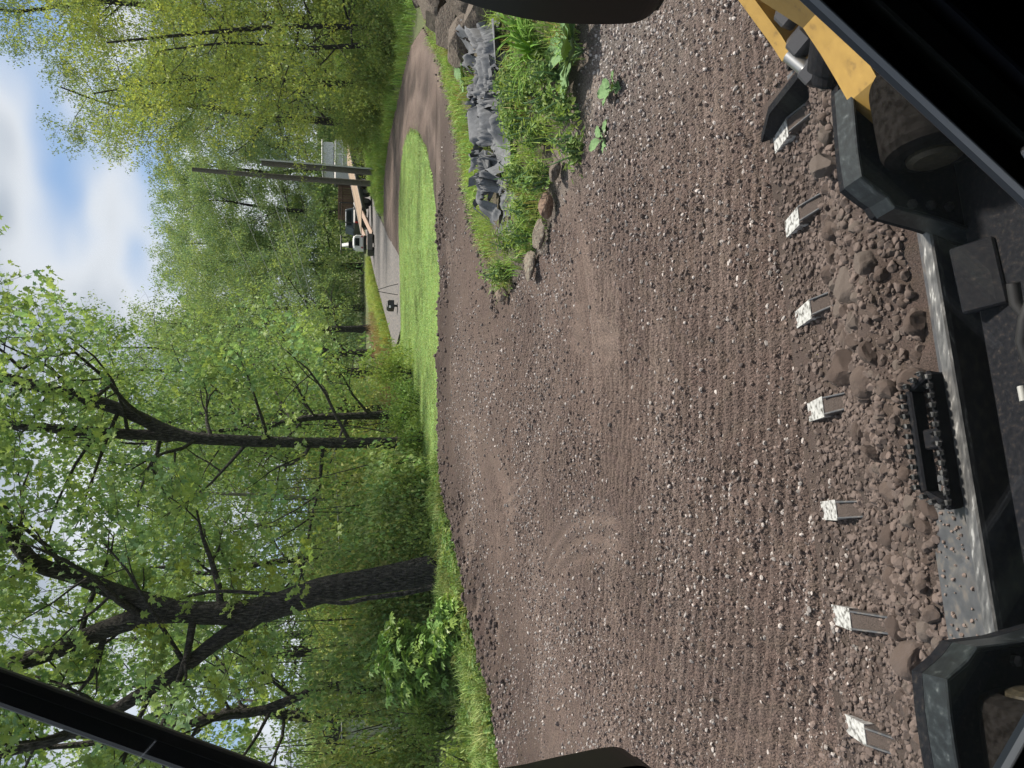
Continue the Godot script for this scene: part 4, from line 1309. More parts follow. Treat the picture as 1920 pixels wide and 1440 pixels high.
	for k in wp.size():
		var p := Vector2(wp[k][0], wp[k][1])
		var o := shrub("weed", Vector3(p.x, island_y(p), p.y), Vector3(0.16, 0.2, 0.16), 34, small, M.leaf, Color(0.18, 0.295, 0.085), M.broad_leaf, 0.8)
		tag(o, "small bright green leafy weed " + words[k], "weed", "weeds on the bank")
	# strap leaved clump
	strap_clump(Vector2(2.75, -5.75), 60, 0.5, "tall clump of strap shaped leaves behind the broad leaved weed")
	strap_clump(Vector2(3.1, -6.1), 40, 0.45, "second strap leaved clump farther back by the dark trim")
	# broad leaved weed, each leaf a part
	broad_weed(Vector2(2.5, -5.15), 11, 0.27, "broad leaved weed with grey green leaves at the gravel's edge")
	broad_weed(Vector2(1.97, -4.5), 6, 0.11, "small flat rosette growing out in the gravel")
	broad_weed(Vector2(1.70, -4.72), 6, 0.10, "small rosette of leaves beside bare soil, left of the other")
	broad_weed(Vector2(4.05, -9.4), 7, 0.2, "pale leaved weed between the boulders and the grass strip")

func strap_clump(p: Vector2, n: int, size: float, label: String) -> void:
	var o := node_at("strap_leaved_plant", Vector3(p.x, island_y(p), p.y))
	for k in n:
		var b := Buf.new()
		var a := rf(0, TAU)
		var out := Vector3(cos(a), 0, sin(a))
		var side := Vector3(-out.z, 0, out.x)
		var l := size * rf(0.7, 1.15)
		var w := 0.02 * rf(0.8, 1.3)
		var prev := [out * 0.03 * rf(0, 2) - side * w * 0.5, out * 0.03 + side * w * 0.5]
		var base: Vector3 = (prev[0] + prev[1]) * 0.5
		var lean := rf(0.25, 1.0)
		for s in 5:
			var t := (s + 1) / 5.0
			var c := base + out * l * lean * (t * 0.55 + t * t * 0.45) + Vector3.UP * l * (t * 1.15 - t * t * 0.55 * (0.5 + lean))
			var ww := w * (1.0 - pow(t, 2.5)) * 0.5 * 1.3
			var nx := [c - side * ww, c + side * ww]
			b.quad(prev[0], prev[1], nx[1], nx[0])
			prev = nx
		var m: Material = [M.strap_a, M.strap_b][k % 2]
		put("leaf", b.mesh(), m, o)
	tag(o, label, "plant", "garden plants on the bank")

func strap_mats(_k: int) -> Material:
	for a in [["strap_a", lin(0.12, 0.25, 0.035)], ["strap_b", lin(0.16, 0.29, 0.045)], ["broad_leaf", lin(0.20, 0.32, 0.15)]]:
		var m := mat(a[0], a[1], 0.7)
		m.metallic_specular = 0.25
		m.cull_mode = BaseMaterial3D.CULL_DISABLED
		m.backlight_enabled = true
		m.backlight = Color(0.45, 0.45, 0.2)
		m.albedo_texture = noise_tex(256, 0.03, 4, [[0.0, Color(0.7, 0.75, 0.7)], [1.0, Color(1, 1, 1)]], 90)
		tri_uv(m, Vector3.ONE * 6.0)
	return M.strap_a

func broad_weed(p: Vector2, n: int, size: float, label: String) -> void:
	if not M.has("broad_leaf"):
		strap_mats(0)
	var o := node_at("broad_leaved_weed", Vector3(p.x, island_y(p), p.y))
	for k in n:
		var st := SurfaceTool.new()
		st.begin(Mesh.PRIMITIVE_TRIANGLES)
		var a := k * 2.4 + rf(-0.3, 0.3)
		var l := size * rf(0.7, 1.15)
		var rise := rf(0.15, 0.75)
		var bs := Basis(Vector3.UP, a) * Basis(Vector3.RIGHT, -rise)
		var off := Vector3(0, size * 0.25 * rng.randf(), 0) + bs * Vector3(0, 0, size * 0.35)
		var nu := 8
		var nv := 6
		for i in nu + 1:
			var t := float(i) / nu
			var w := l * 0.40 * pow(sin(PI * clampf(t * 0.93 + 0.05, 0, 1)), 0.7)
			for j in nv + 1:
				var s := (float(j) / nv - 0.5) * 2.0
				var y := l * (0.10 * absf(s) - 0.28 * t * t + 0.035 * sin(t * 17.0 + k) * absf(s))
				st.add_vertex(off + bs * Vector3(s * w, y, t * l))
		for i in nu:
			for j in nv:
				var q := i * (nv + 1) + j
				for e in [q, q + 1, q + nv + 1, q + 1, q + nv + 2, q + nv + 1]:
					st.add_index(e)
		st.generate_normals()
		put("leaf", st.commit(), M.broad_leaf, o)
		var sb := Buf.new()
		tube(sb, [Vector3(0, -0.02, 0), off * 0.6, off + bs * Vector3(0, 0, 0.01)], [0.006, 0.005, 0.004], 5)
		put("leaf_stalk", sb.mesh(), M.broad_leaf, o)
	tag(o, label, "weed", "broad leaved weeds")

# ------------------------------------------------------------------ things by the far road
func roadside() -> void:
	var b: Buf
	var o: Node3D
	# utility poles
	o = node_at("utility_pole", Vector3(12.29, hill(12.29, -45), -45))
	b = Buf.new()
	tube(b, [Vector3(0, -0.2, 0), Vector3(0.06, 5, 0), Vector3(0.2, 10.4, 0)], [0.19, 0.165, 0.12], 12)
	put("post", b.mesh(), M.pole_wood, o)
	b = Buf.new()
	bx(b, Vector3(0.1, 6.95, 0.18), Vector3(0.1, 0.45, 0.12))
	put("bracket", b.mesh(), M.grey_steel, o)
	tag(o, "tall weathered wooden utility pole carrying the wires", "pole", "utility poles")
	o = node_at("utility_pole", Vector3(12.4, hill(12.4, -43), -43))
	b = Buf.new()
	tube(b, [Vector3(0, -0.2, 0), Vector3(0.08, 3, 0), Vector3(0.14, 6.3, 0)], [0.17, 0.16, 0.15], 12)
	put("post", b.mesh(), M.pole_wood, o)
	b = Buf.new()
	tube(b, [Vector3(0.19, -0.1, 0.1), Vector3(0.25, 3, 0.1), Vector3(0.31, 6.4, 0.1)], [0.05, 0.05, 0.05], 8)
	put("conduit", b.mesh(), M.white_paint, o)
	tag(o, "shorter brown utility pole with a white conduit up its side", "pole", "utility poles")
	var wires := [10.1, 8.7, 7.6, 6.5, 5.9]
	var wl := ["topmost thin wire from the tall utility pole", "second wire from the top of the utility pole", "third wire from the top of the utility pole", "fourth wire from the top of the utility pole", "lowest wire from the tall utility pole"]
	for k in 5:
		b = Buf.new()
		var p := Vector3(12.42, wires[k], -45)
		var q := Vector3(-4.0, wires[k] - 0.4, -122.0)
		var pts := []
		var rad := []
		for s in 17:
			var t := s / 16.0
			pts.push_back(p.lerp(q, t) - Vector3.UP * 4.0 * t * (1 - t) * 1.1)
			rad.push_back(0.018)
		tube(b, pts, rad, 4)
		var w := put("overhead_wire", b.mesh(), M.cable)
		tag(w, wl[k], "wire", "overhead wires")
	# cable along the left through the wood
	b = Buf.new()
	var cp := []
	var cr := []
	for s in 13:
		var t := s / 12.0
		cp.push_back(Vector3(lerpf(-1.7, -13.5, t), lerpf(2.06, 2.0, t) - 0.16 * 4 * t * (1 - t), -19.3 - 1.2 * t))
		cr.push_back(0.022)
	tube(b, cp, cr, 6)
	var cab := put("cable", b.mesh(), M.cable)
	tag(cab, "pale level cable stretched through the wood behind the leaning maple", "cable")
	# pale shed seen through the wood
	o = node_at("shed", Vector3(-11.4, hill(-11.4, -24.5), -24.5))
	for k in 9:
		b = Buf.new()
		bx(b, Vector3(0, 0.12 + k * 0.2, 0.0), Vector3(2.2, 0.19, 0.06), 0.01)
		put("siding_board", b.mesh(), M.white_paint, o)
	b = Buf.new()
	bx(b, Vector3(0, 0.9, -0.9), Vector3(2.1, 1.85, 1.7), 0.01)
	put("wall", b.mesh(), M.white_paint, o)
	b = Buf.new()
	prism(b, PackedVector2Array([Vector2(-1.3, 1.82), Vector2(1.3, 1.82), Vector2(0, 2.5)]), Transform3D(Basis(), Vector3(0, 0, -1.9)), 2.1)
	put("roof", b.mesh(), M.dark_metal, o)
	tag(o, "pale white shed half hidden in the wood at the left", "shed")
	# truck with a white dump box
	o = node_at("dump_truck", Vector3(20.3, 0.0, -67.5), 0.05)
	b = Buf.new()
	bx(b, Vector3(0, 2.05, 0), Vector3(2.5, 1.3, 3.6), 0.03)
	put("box", b.mesh(), M.dull_white, o)
	for s in [[-1.0, "post"], [0.0, "post"], [1.0, "post"]]:
		b = Buf.new()
		bx(b, Vector3(s[0] * 1.2, 2.05, 1.85), Vector3(0.12, 1.35, 0.1), 0.01)
		put("box_rib", b.mesh(), M.white_paint, o)
	for s in [1.45, 2.1, 2.72]:
		b = Buf.new()
		bx(b, Vector3(0, s, 1.86), Vector3(2.3, 0.1, 0.08), 0.01)
		put("box_rail", b.mesh(), M.white_paint, o)
	b = Buf.new()
	bx(b, Vector3(0.0, 3.35, -0.1), Vector3(2.4, 0.95, 3.0), 0.05)
	put("topper", b.mesh(), M.dull_white, o)
	b = Buf.new()
	bx(b, Vector3(0, 3.88, -0.1), Vector3(2.7, 0.08, 3.2), 0.02)
	put("topper_roof", b.mesh(), M.white_paint, o)
	b = Buf.new()
	bx(b, Vector3(0, 1.15, -1.0), Vector3(2.2, 0.45, 6.0), 0.03)
	put("chassis", b.mesh(), M.dark_metal, o)
	b = Buf.new()
	bx(b, Vector3(0, 2.0, -3.2), Vector3(2.3, 1.9, 1.9), 0.2)
	put("cab", b.mesh(), M.dark_metal, o)
	wheels(o, 0.5, [[-0.95, 0.9], [0.95, 0.9], [-0.95, -3.2], [0.95, -3.2]], 0.3)
	tag(o, "dump truck with a scuffed white box under the trees", "truck")
	# equipment trailer with a plank deck and two ramps
	o = node_at("flatbed_trailer", Vector3(14.4, 0.0, -53.6), -0.93)
	var tilt := 0.13
	for k in 11:
		b = Buf.new()
		bx(b, Vector3(-1.1 + 0.22 * k, 1.2 + rf(-0.01, 0.01), 0), Vector3(0.2, 0.06, 7.6), 0.01, Vector3(tilt, 0, 0))
		var s := rf(0.8, 1.15)
		b.flat_to(0, Color(0.36 * s, 0.29 * s, 0.22 * s))
		put("deck_plank", b.mesh(), M.plank, o)
	for s in [-1.0, 1.0]:
		b = Buf.new()
		bar(b, Vector3(s * 0.75, 0.70, 3.85), Vector3(s * 0.75, 0.05, 6.0), 0.6, 0.07)
		b.flat_to(0, Color(0.46, 0.36, 0.30))
		var rp := put("ramp", b.mesh(), M.plank, o)
		b = Buf.new()
		bx(b, Vector3(s * 0.75, 0.06, 6.05), Vector3(0.62, 0.1, 0.1), 0.01)
		put("ramp_foot", b.mesh(), M.dark_metal, rp)
		b = Buf.new()
		bx(b, Vector3(s * 1.26, 1.17, 0), Vector3(0.08, 0.16, 7.7), 0.02, Vector3(tilt, 0, 0))
		put("side_rail", b.mesh(), M.dark_metal, o)
	b = Buf.new()
	bx(b, Vector3(0, 0.66, 3.84), Vector3(2.6, 0.2, 0.1), 0.02)
	put("tail_beam", b.mesh(), M.dark_metal, o)
	b = Buf.new()
	bx(b, Vector3(0, 0.98, 0), Vector3(1.2, 0.25, 7.2), 0.02, Vector3(tilt, 0, 0))
	put("chassis", b.mesh(), M.dark_metal, o)
	wheels(o, 0.38, [[-0.8, 0.8], [0.8, 0.8], [-0.8, -0.3], [0.8, -0.3]], 0.26)
	tag(o, "flatbed trailer with wooden deck and two lowered plank ramps", "trailer")
	# black pickup
	o = node_at("pickup_truck", Vector3(13.4, 0.0, -61.0), 0.1)
	b = Buf.new()
	bx(b, Vector3(0, 0.85, 0), Vector3(1.9, 0.75, 5.0), 0.12)
	put("body", b.mesh(), M.dark_metal, o)
	b = Buf.new()
	prism(b, PackedVector2Array([Vector2(-0.9, 1.2), Vector2(0.9, 1.2), Vector2(0.72, 1.85), Vector2(-0.72, 1.85)]), Transform3D(Basis(), Vector3(0, 0, -0.9)), 1.9, 0.05)
	put("cabin", b.mesh(), M.truck_paint, o)
	b = Buf.new()
	bx(b, Vector3(0, 1.55, 1.0), Vector3(1.25, 0.38, 0.03), 0.01)
	put("rear_window", b.mesh(), M.dark_glass, o)
	for s in [-1.0, 1.0]:
		b = Buf.new()
		bx(b, Vector3(s * 0.82, 0.98, 2.5), Vector3(0.14, 0.3, 0.05), 0.01)
		put("tail_lamp", b.mesh(), M.red_lamp, o)
	b = Buf.new()
	bx(b, Vector3(0, 0.5, 2.53), Vector3(1.8, 0.16, 0.12), 0.03)
	put("bumper", b.mesh(), M.steel, o)
	for s in [-1.0, 1.0]:
		b = Buf.new()
		bar(b, Vector3(s * 0.8, 1.2, 2.3), Vector3(s * 0.8, 2.3, 2.3), 0.07, 0.07, Vector3.FORWARD)
		bar(b, Vector3(s * 0.8, 2.27, 2.3), Vector3(s * 0.8, 2.27, -0.8), 0.07, 0.07)
		put("ladder_rack", b.mesh(), M.dark_metal, o)
	wheels(o, 0.38, [[-0.85, 1.5], [0.85, 1.5], [-0.85, -1.6], [0.85, -1.6]], 0.25)
	tag(o, "black pickup with a ladder rack parked left of the plank trailer", "pickup")
	# small excavator seen from behind
	o = node_at("mini_excavator", Vector3(9.05, 0.012, -47.8), 0.05)
	for s in [-1.0, 1.0]:
		b = Buf.new()
		var outline := PackedVector2Array()
		for k in 8:
			var a := PI * 0.5 + PI * k / 7.0
			outline.push_back(Vector2(-0.6 + cos(a) * 0.2, 0.2 + sin(a) * 0.2))
		for k in 8:
			var a := -PI * 0.5 + PI * k / 7.0
			outline.push_back(Vector2(0.6 + cos(a) * 0.2, 0.2 + sin(a) * 0.2))
		prism(b, outline, Transform3D(Basis(Vector3(0, 0, -1), Vector3.UP, Vector3.RIGHT), Vector3(s * 0.42 - 0.12, 0, 0)), 0.24)
		put("track", b.mesh(), M.rubber, o)
	b = Buf.new()
	bx(b, Vector3(0, 0.3, 0.93), Vector3(1.05, 0.36, 0.08), 0.03, Vector3(0.1, 0, 0))
	put("blade", b.mesh(), M.grey_steel, o)
	b = Buf.new()
	bx(b, Vector3(0, 0.58, 0.05), Vector3(0.95, 0.18, 1.2), 0.04)
	put("platform", b.mesh(), M.dark_metal, o)
	b = Buf.new()
	var hood := PackedVector2Array([Vector2(-0.47, 0.68), Vector2(0.47, 0.68), Vector2(0.47, 1.12), Vector2(0.38, 1.3), Vector2(0.2, 1.36), Vector2(-0.2, 1.36), Vector2(-0.38, 1.3), Vector2(-0.47, 1.12)])
	prism(b, hood, Transform3D(Basis(), Vector3(0, 0, 0.1)), 0.62, 0.06)
	put("engine_hood", b.mesh(), M.white_paint, o)
	b = Buf.new()
	bx(b, Vector3(0, 1.08, 0.73), Vector3(0.5, 0.28, 0.03), 0.01)
	put("rear_grille", b.mesh(), M.dark_glass, o)
	for s in [-1.0, 1.0]:
		b = Buf.new()
		bx(b, Vector3(s * 0.42, 1.62, 0.2), Vector3(0.05, 0.9, 0.05), 0.01)
		put("canopy_post", b.mesh(), M.dark_metal, o)
		b = Buf.new()
		bx(b, Vector3(s * 0.36, 0.78, 0.74), Vector3(0.1, 0.1, 0.03), 0.01)
		put("tail_lamp", b.mesh(), M.red_lamp, o)
	b = Buf.new()
	bx(b, Vector3(0, 2.09, -0.2), Vector3(1.0, 0.08, 1.2), 0.03)
	put("canopy", b.mesh(), M.dark_metal, o)
	b = Buf.new()
	bx(b, Vector3(0, 1.35, -0.1), Vector3(0.45, 0.55, 0.2), 0.05)
	put("seat", b.mesh(), M.rubber, o)
	b = Buf.new()
	bar(b, Vector3(0.3, 0.8, -0.6), Vector3(0.3, 2.0, -1.6), 0.15, 0.2, Vector3.RIGHT)
	bar(b, Vector3(0.3, 2.0, -1.6), Vector3(0.3, 0.7, -2.4), 0.13, 0.16, Vector3.RIGHT)
	put("boom", b.mesh(), M.white_paint, o)
	tag(o, "white mini excavator seen from behind on the asphalt", "excavator")
	# brown board fence
	o = node_at("board_fence", Vector3(17.6, 0.0, -70.5), 0.1)
	for k in 17:
		b = Buf.new()
		bx(b, Vector3(-1.9 + k * 0.24, 1.3, 0), Vector3(0.22, 2.5, 0.04), 0.008)
		var s := rf(0.75, 1.15)
		b.flat_to(0, Color(0.15 * s, 0.10 * s, 0.07 * s))
		put("board", b.mesh(), M.plank, o)
	for y in [0.4, 1.3, 2.2]:
		b = Buf.new()
		bx(b, Vector3(0, y, 0.05), Vector3(4.2, 0.1, 0.06), 0.01)
		b.flat_to(0, Color(0.13, 0.09, 0.065))
		put("rail", b.mesh(), M.plank, o)
	tag(o, "brown wooden board fence behind the plank trailer", "fence")
	# small black box and marker stakes by the asphalt
	o = node_at("mailbox", Vector3(2.75, 0.01, -25.6), 0.2)
	b = Buf.new()
	bx(b, Vector3(0, 0.08, 0), Vector3(0.07, 0.3, 0.07), 0.01)
	put("post", b.mesh(), M.dark_metal, o)
	b = Buf.new()
	prism(b, PackedVector2Array([Vector2(-0.15, 0.12), Vector2(0.15, 0.12), Vector2(0.15, 0.3), Vector2(0.1, 0.37), Vector2(-0.1, 0.37), Vector2(-0.15, 0.3)]), Transform3D(Basis(), Vector3(0, 0, -0.2)), 0.4, 0.015)
	put("box", b.mesh(), M.dark_metal, o)
	b = Buf.new()
	bx(b, Vector3(-0.1, 0.27, 0.2), Vector3(0.08, 0.06, 0.02), 0.004)
	put("reflector", b.mesh(), M.white_paint, o)
	tag(o, "small black mailbox beside the asphalt beyond the lawn", "mailbox")
	for s in [[3.1, -25.4, 0.12, "upright thin marker stake nearest the mailbox"], [3.5, -25.2, -0.25, "slanting thin marker stake beyond the lawn"]]:
		b = Buf.new()
		tube(b, [Vector3(0, -0.1, 0), Vector3(s[2] * 0.5, 0.35, 0), Vector3(s[2], 0.7, 0)], [0.014, 0.013, 0.012], 6)
		var k := put("marker_stake", b.mesh(), M.dark_metal)
		k.position = Vector3(s[0], 0, s[1])
		tag(k, s[3], "stake", "marker stakes")

func wheels(o: Node3D, r: float, at: Array, w: float) -> void:
	for a in at:
		var b := Buf.new()
		lathe(b, Transform3D(Basis(), Vector3(a[0] - w * 0.5, r, a[1])), [Vector2(0.01, 0), Vector2(r * 0.6, 0), Vector2(r * 0.92, 0), Vector2(r, w * 0.15), Vector2(r, w * 0.85), Vector2(r * 0.92, w), Vector2(r * 0.6, w), Vector2(0.01, w)], 20)
		var t := put("wheel", b.mesh(), M.rubber, o)
		b = Buf.new()
		lathe(b, Transform3D(Basis(), Vector3(a[0] - w * 0.5 - 0.01, r, a[1])), [Vector2(0.01, 0), Vector2(r * 0.55, 0), Vector2(r * 0.55, w + 0.02), Vector2(0.01, w + 0.02)], 16)
		put("rim", b.mesh(), M.grey_steel, t)

# ------------------------------------------------------------------ the loader
const YAW := 0.1975

func loader() -> void:
	var L := node_at("track_loader", Vector3.ZERO, YAW)
	tag(L, "black and yellow loader seen from its cab, bucket lowered in front", "loader")
	var b: Buf
	# ---- bucket
	b = Buf.new()
	var x0 := -1.42
	var x1 := 1.72
	var prof := [Vector2(1.31, 0.45), Vector2(1.345, 0.30), Vector2(1.40, 0.16), Vector2(1.47, 0.075), Vector2(1.56, 0.035), Vector2(1.7, 0.03), Vector2(2.17, 0.028)]
	var th := 0.02
	for k in prof.size() - 1:
		var p: Vector2 = prof[k]; var q: Vector2 = prof[k + 1]
		var n := (q - p).normalized().orthogonal() * th
		var n0 := n; var n1 := n
		if k > 0:
			n0 = ((q - prof[k - 1]).normalized().orthogonal()) * th
		if k < prof.size() - 2:
			n1 = ((prof[k + 2] - p).normalized().orthogonal()) * th
		if n0.y > 0 : n0 = -n0
		if n1.y > 0 : n1 = -n1
		if k == 0:
			n0 = Vector2(-th, 0)
		b.quad(Vector3(x0, p.y, -p.x), Vector3(x1, p.y, -p.x), Vector3(x1, q.y, -q.x), Vector3(x0, q.y, -q.x))
		var pp := p + n0; var qq := q + n1
		b.quad(Vector3(x0, pp.y, -pp.x), Vector3(x0, qq.y, -qq.x), Vector3(x1, qq.y, -qq.x), Vector3(x1, pp.y, -pp.x))
	var bucket := put("bucket", b.mesh(), M.bucket_paint, L)
	b = Buf.new()
	bar(b, Vector3(x0, 0.452, -1.298), Vector3(x1, 0.452, -1.298), 0.034, 0.022)
	put("top_edge", b.mesh(), M.worn_edge, bucket)
	b = Buf.new()
	bar(b, Vector3((x0 + x1) / 2, 0.447, -1.316), Vector3((x0 + x1) / 2, 0.398, -1.475), x1 - x0 - 0.03, 0.012)
	put("top_flange", b.mesh(), M.bucket_paint, bucket)
	b = Buf.new()
	bx(b, Vector3((x0 + x1) / 2, 0.018, -2.2), Vector3(x1 - x0, 0.026, 0.16), 0.008)
	put("cutting_edge", b.mesh(), M.bucket_paint, bucket)
	for s in [x0, x1]:
		b = Buf.new()
		# side plate in the (forward, height) plane
		prism(b, PackedVector2Array([Vector2(1.3, 0.46), Vector2(1.33, 0.28), Vector2(1.38, 0.14), Vector2(1.46, 0.05), Vector2(1.55, 0.012), Vector2(2.2, 0.01), Vector2(2.24, 0.05), Vector2(1.95, 0.2), Vector2(1.6, 0.42)]), Transform3D(Basis(Vector3(0, 0, -1), Vector3.UP, Vector3.RIGHT), Vector3(s - 0.012, 0, 0)), 0.025)
		put("side_plate", b.mesh(), M.black_paint, bucket)
	b = Buf.new()
	prism(b, PackedVector2Array([Vector2(1.98, 0.03), Vector2(2.36, 0.03), Vector2(2.42, 0.08), Vector2(2.22, 0.17), Vector2(1.98, 0.2)]), Transform3D(Basis(Vector3(0, 0, -1), Vector3.UP, Vector3.RIGHT), Vector3(1.5, 0, 0)), 0.03)
	put("side_cutter", b.mesh(), M.black_paint, bucket)
	# teeth
	for k in 8:
		var lx := -1.097 + 0.3655 * k
		var tip := Buf.new()
		var w := 0.034 + rf(-0.002, 0.002)
		# tip: wedge with a worn flat top, slightly raised at the front
		var zf := -2.375 + rf(-0.015, 0.012)
		var zm := -2.235
		var y_f := 0.05 + rf(-0.006, 0.008)
		var y_m := 0.088
		var A := Vector3(lx - w * 0.96, y_f, zf); var B := Vector3(lx + w * 0.96, y_f, zf)
		var C := Vector3(lx + w * 1.05, y_m, zm); var D := Vector3(lx - w * 1.05, y_m, zm)
		var A2 := Vector3(lx - w * 0.93, 0.032, zf + 0.006); var B2 := Vector3(lx + w * 0.93, 0.032, zf + 0.006)
		var C2 := Vector3(lx + w * 0.9, 0.025, zm); var D2 := Vector3(lx - w * 0.9, 0.025, zm)
		tip.quad(D, C, B, A)
		tip.quad(A2, B2, C2, D2)
		tip.quad(A, B, B2, A2)
		tip.quad(C, D, D2, C2)
		tip.quad(B, C, C2, B2)
		tip.quad(D, A, A2, D2)
		var tooth := put("tooth", tip.mesh(), M.tooth_steel, bucket)
		var sh := Buf.new()
		prism(sh, PackedVector2Array([Vector2(2.01, 0.035), Vector2(2.24, 0.032), Vector2(2.24, 0.083), Vector2(2.18, 0.088), Vector2(2.01, 0.06)]), Transform3D(Basis(Vector3(0, 0, -1), Vector3.UP, Vector3.RIGHT), Vector3(lx - w * 0.86, 0, 0)), w * 1.72)
		sh.flat_to(0, Color(0.10, 0.08, 0.073))
		put("shank", sh.mesh(), M.soil_coat if M.has("soil_coat") else soil_coat(), tooth)
		sh = Buf.new()
		for s in [-1.0, 1.0]:
			bar(sh, Vector3(lx + s * w * 0.8, 0.094, -2.22), Vector3(lx + s * w * 0.7, 0.078, -2.06), 0.006, 0.012)
		put("shank_rib", sh.mesh(), M.bucket_paint, tooth)
	# serrated step on the bucket's upper edge
	var step := Node3D.new()
	step.name = "serrated_step"
	L.add_child(step)
	var ring := [Vector3(0.29, 0.475, -1.318), Vector3(0.258, 0.485, -1.375), Vector3(0.03, 0.485, -1.375), Vector3(-0.006, 0.475, -1.318)]
	for k in 4:
		var p: Vector3 = ring[k]; var q: Vector3 = ring[(k + 1) % 4]
		b = Buf.new()
		bar(b, p, q, 0.02 if k == 1 else 0.014, 0.04)
		put("step_plate", b.mesh(), M.black_paint, step)
		var n := int(p.distance_to(q) / 0.021)
		b = Buf.new()
		var d := (q - p).normalized()
		var outw := Vector3.UP.cross(d).normalized() * (0.008 if k == 1 else 0.005)
		for i in n:
			var c := p.lerp(q, (i + 0.5) / n) + Vector3(0, 0.027, 0) - outw
			bx(b, c, Vector3(0.011, 0.014, 0.011), 0.002, Vector3(0, rf(-0.2, 0.2), 0))
			b.tri(c + d * 0.006 + Vector3(0, 0.007, 0), c - d * 0.006 + Vector3(0, 0.007, 0), c + Vector3(0, 0.018, 0))
		put("serration", b.mesh(), M.worn_edge, step)
	b = Buf.new()
	bar(b, Vector3(0.145, 0.475, -1.325), Vector3(0.145, 0.48, -1.368), 0.045, 0.02)
	put("step_web", b.mesh(), M.black_paint, step)
	# ---- coupler behind the bucket
	b = Buf.new()
	bx(b, Vector3(0.15, 0.22, -1.12), Vector3(1.5, 0.4, 0.26), 0.02)
	put("coupler_frame", b.mesh(), M.black_paint, L)
	b = Buf.new()
	bx(b, Vector3(0.475, 0.44, -1.20), Vector3(0.15, 0.02, 0.085), 0.004, Vector3(0.5, 0.05, 0.0))
	bx(b, Vector3(-0.24, 0.42, -1.17), Vector3(0.2, 0.02, 0.09), 0.004, Vector3(0.5, -0.05, 0.0))
	put("coupler_pad", b.mesh(), M.black_paint, L)
	b = Buf.new()
	tube(b, [Vector3(0.58, 0.40, -1.13), Vector3(0.45, 0.40, -1.12), Vector3(0.3, 0.41, -1.10)], [0.014, 0.014, 0.014], 10)
	put("lock_rod", b.mesh(), M.brass_cap, L)
	for k in 3:
		b = Buf.new()
		var pts := []
		var rad := []
		for s in 11:
			var t := s / 10.0
			pts.push_back(Vector3(lerpf(0.42, 0.05, t), 0.43 + 0.03 * sin(t * 5 + k) + 0.012 * k, -1.10 + 0.02 * k + 0.04 * sin(t * 7 + k * 2)))
			rad.push_back(0.012)
		tube(b, pts, rad, 8)
		put("hydraulic_hose", b.mesh(), M.rubber, L)
	b = Buf.new()
	tube(b, [Vector3(0.225, 0.44, -1.15), Vector3(0.195, 0.443, -1.147)], [0.007, 0.007], 10)
	put("hose_fitting", b.mesh(), M.cable, L)
	# ---- right lift arm
	var R := [Vector2(0.93, 0.655), Vector2(0.829, 0.662), Vector2(0.756, 0.666), Vector2(0.702, 0.666), Vector2(0.680, 0.637), Vector2(0.662, 0.61), Vector2(0.640, 0.598), Vector2(0.618, 0.488), Vector2(0.600, 0.42), Vector2(0.572, 0.305), Vector2(0.56, 0.15)]
	arm_end(L, R, -1.28, [Vector2(1.4, 0.15), Vector2(1.4, 0.50), Vector2(1.15, 0.62)], Vector3(0.705, 0.565, -1.14), 1.0, 0.28)
	b = Buf.new()
	var ap := PackedVector2Array([Vector2(1.16, 0.93), Vector2(1.06, 0.755), Vector2(1.00, 0.72), Vector2(0.94, 0.69), Vector2(0.885, 0.665), Vector2(0.83, 0.60), Vector2(0.95, 0.50), Vector2(1.7, 0.55), Vector2(1.7, 0.93)])
	prism(b, ap, Transform3D(Basis(), Vector3(0, 0, -1.24)), 0.09, 0.012)
	put("lift_arm", b.mesh(), M.yellow_paint, L)
	b = Buf.new()
	prism(b, PackedVector2Array([Vector2(1.29, 0.80), Vector2(1.155, 0.71), Vector2(1.11, 0.685), Vector2(1.095, 0.65), Vector2(1.15, 0.56), Vector2(1.6, 0.54), Vector2(1.6, 0.80)]), Transform3D(Basis(), Vector3(0, 0, -1.42)), 0.04, 0.008)
	put("arm_bracket", b.mesh(), M.yellow_paint, L)
	# quick couplings for the auxiliary hydraulics
	for k in 3:
		var at := Vector3(1.17 - 0.075 * k, 0.715 - 0.022 * k, -1.33)
		b = Buf.new()
		lathe(b, Transform3D(Basis(Vector3(0.35, -0.25, 0.9).normalized(), Vector3(0, 1, 0.28).normalized(), Vector3(0.93, 0, -0.36).normalized()), at - Vector3(0, 0, 0.03)), [Vector2(0.002, 0.0), Vector2(0.03, 0), Vector2(0.034, 0.006), Vector2(0.034, 0.05), Vector2(0.028, 0.055), Vector2(0.028, 0.09), Vector2(0.002, 0.092)], 6)
		put("quick_coupling", b.mesh(), M.grey_dark if M.has("grey_dark") else mat("grey_dark", lin(0.06, 0.062, 0.07), 0.4, 0.3), L)
	b = Buf.new()
	tube(b, [Vector3(1.09, 0.70, -1.37), Vector3(1.03, 0.67, -1.345), Vector3(0.985, 0.645, -1.32)], [0.018, 0.018, 0.018], 12)
	put("cylinder_rod", b.mesh(), M.steel, L)
	b = Buf.new()
	lathe(b, Transform3D(Basis(Vector3(0.6, 0.25, 0.76).normalized(), Vector3(-0.2, 0.97, -0.16).normalized(), Vector3(-0.77, -0.06, 0.63).normalized()), Vector3(0.985, 0.645, -1.32)), [Vector2(0.002, -0.002), Vector2(0.034, 0), Vector2(0.038, 0.008), Vector2(0.038, 0.03), Vector2(0.052, 0.034), Vector2(0.054, 0.09), Vector2(0.05, 0.2), Vector2(0.002, 0.2)], 20)
	put("cylinder_barrel", b.mesh(), M.black_paint, L)
	b = Buf.new()
	bx(b, Vector3(1.055, 0.665, -1.29), Vector3(0.05, 0.03, 0.012), 0.003, Vector3(0, 0.3, 0.5))
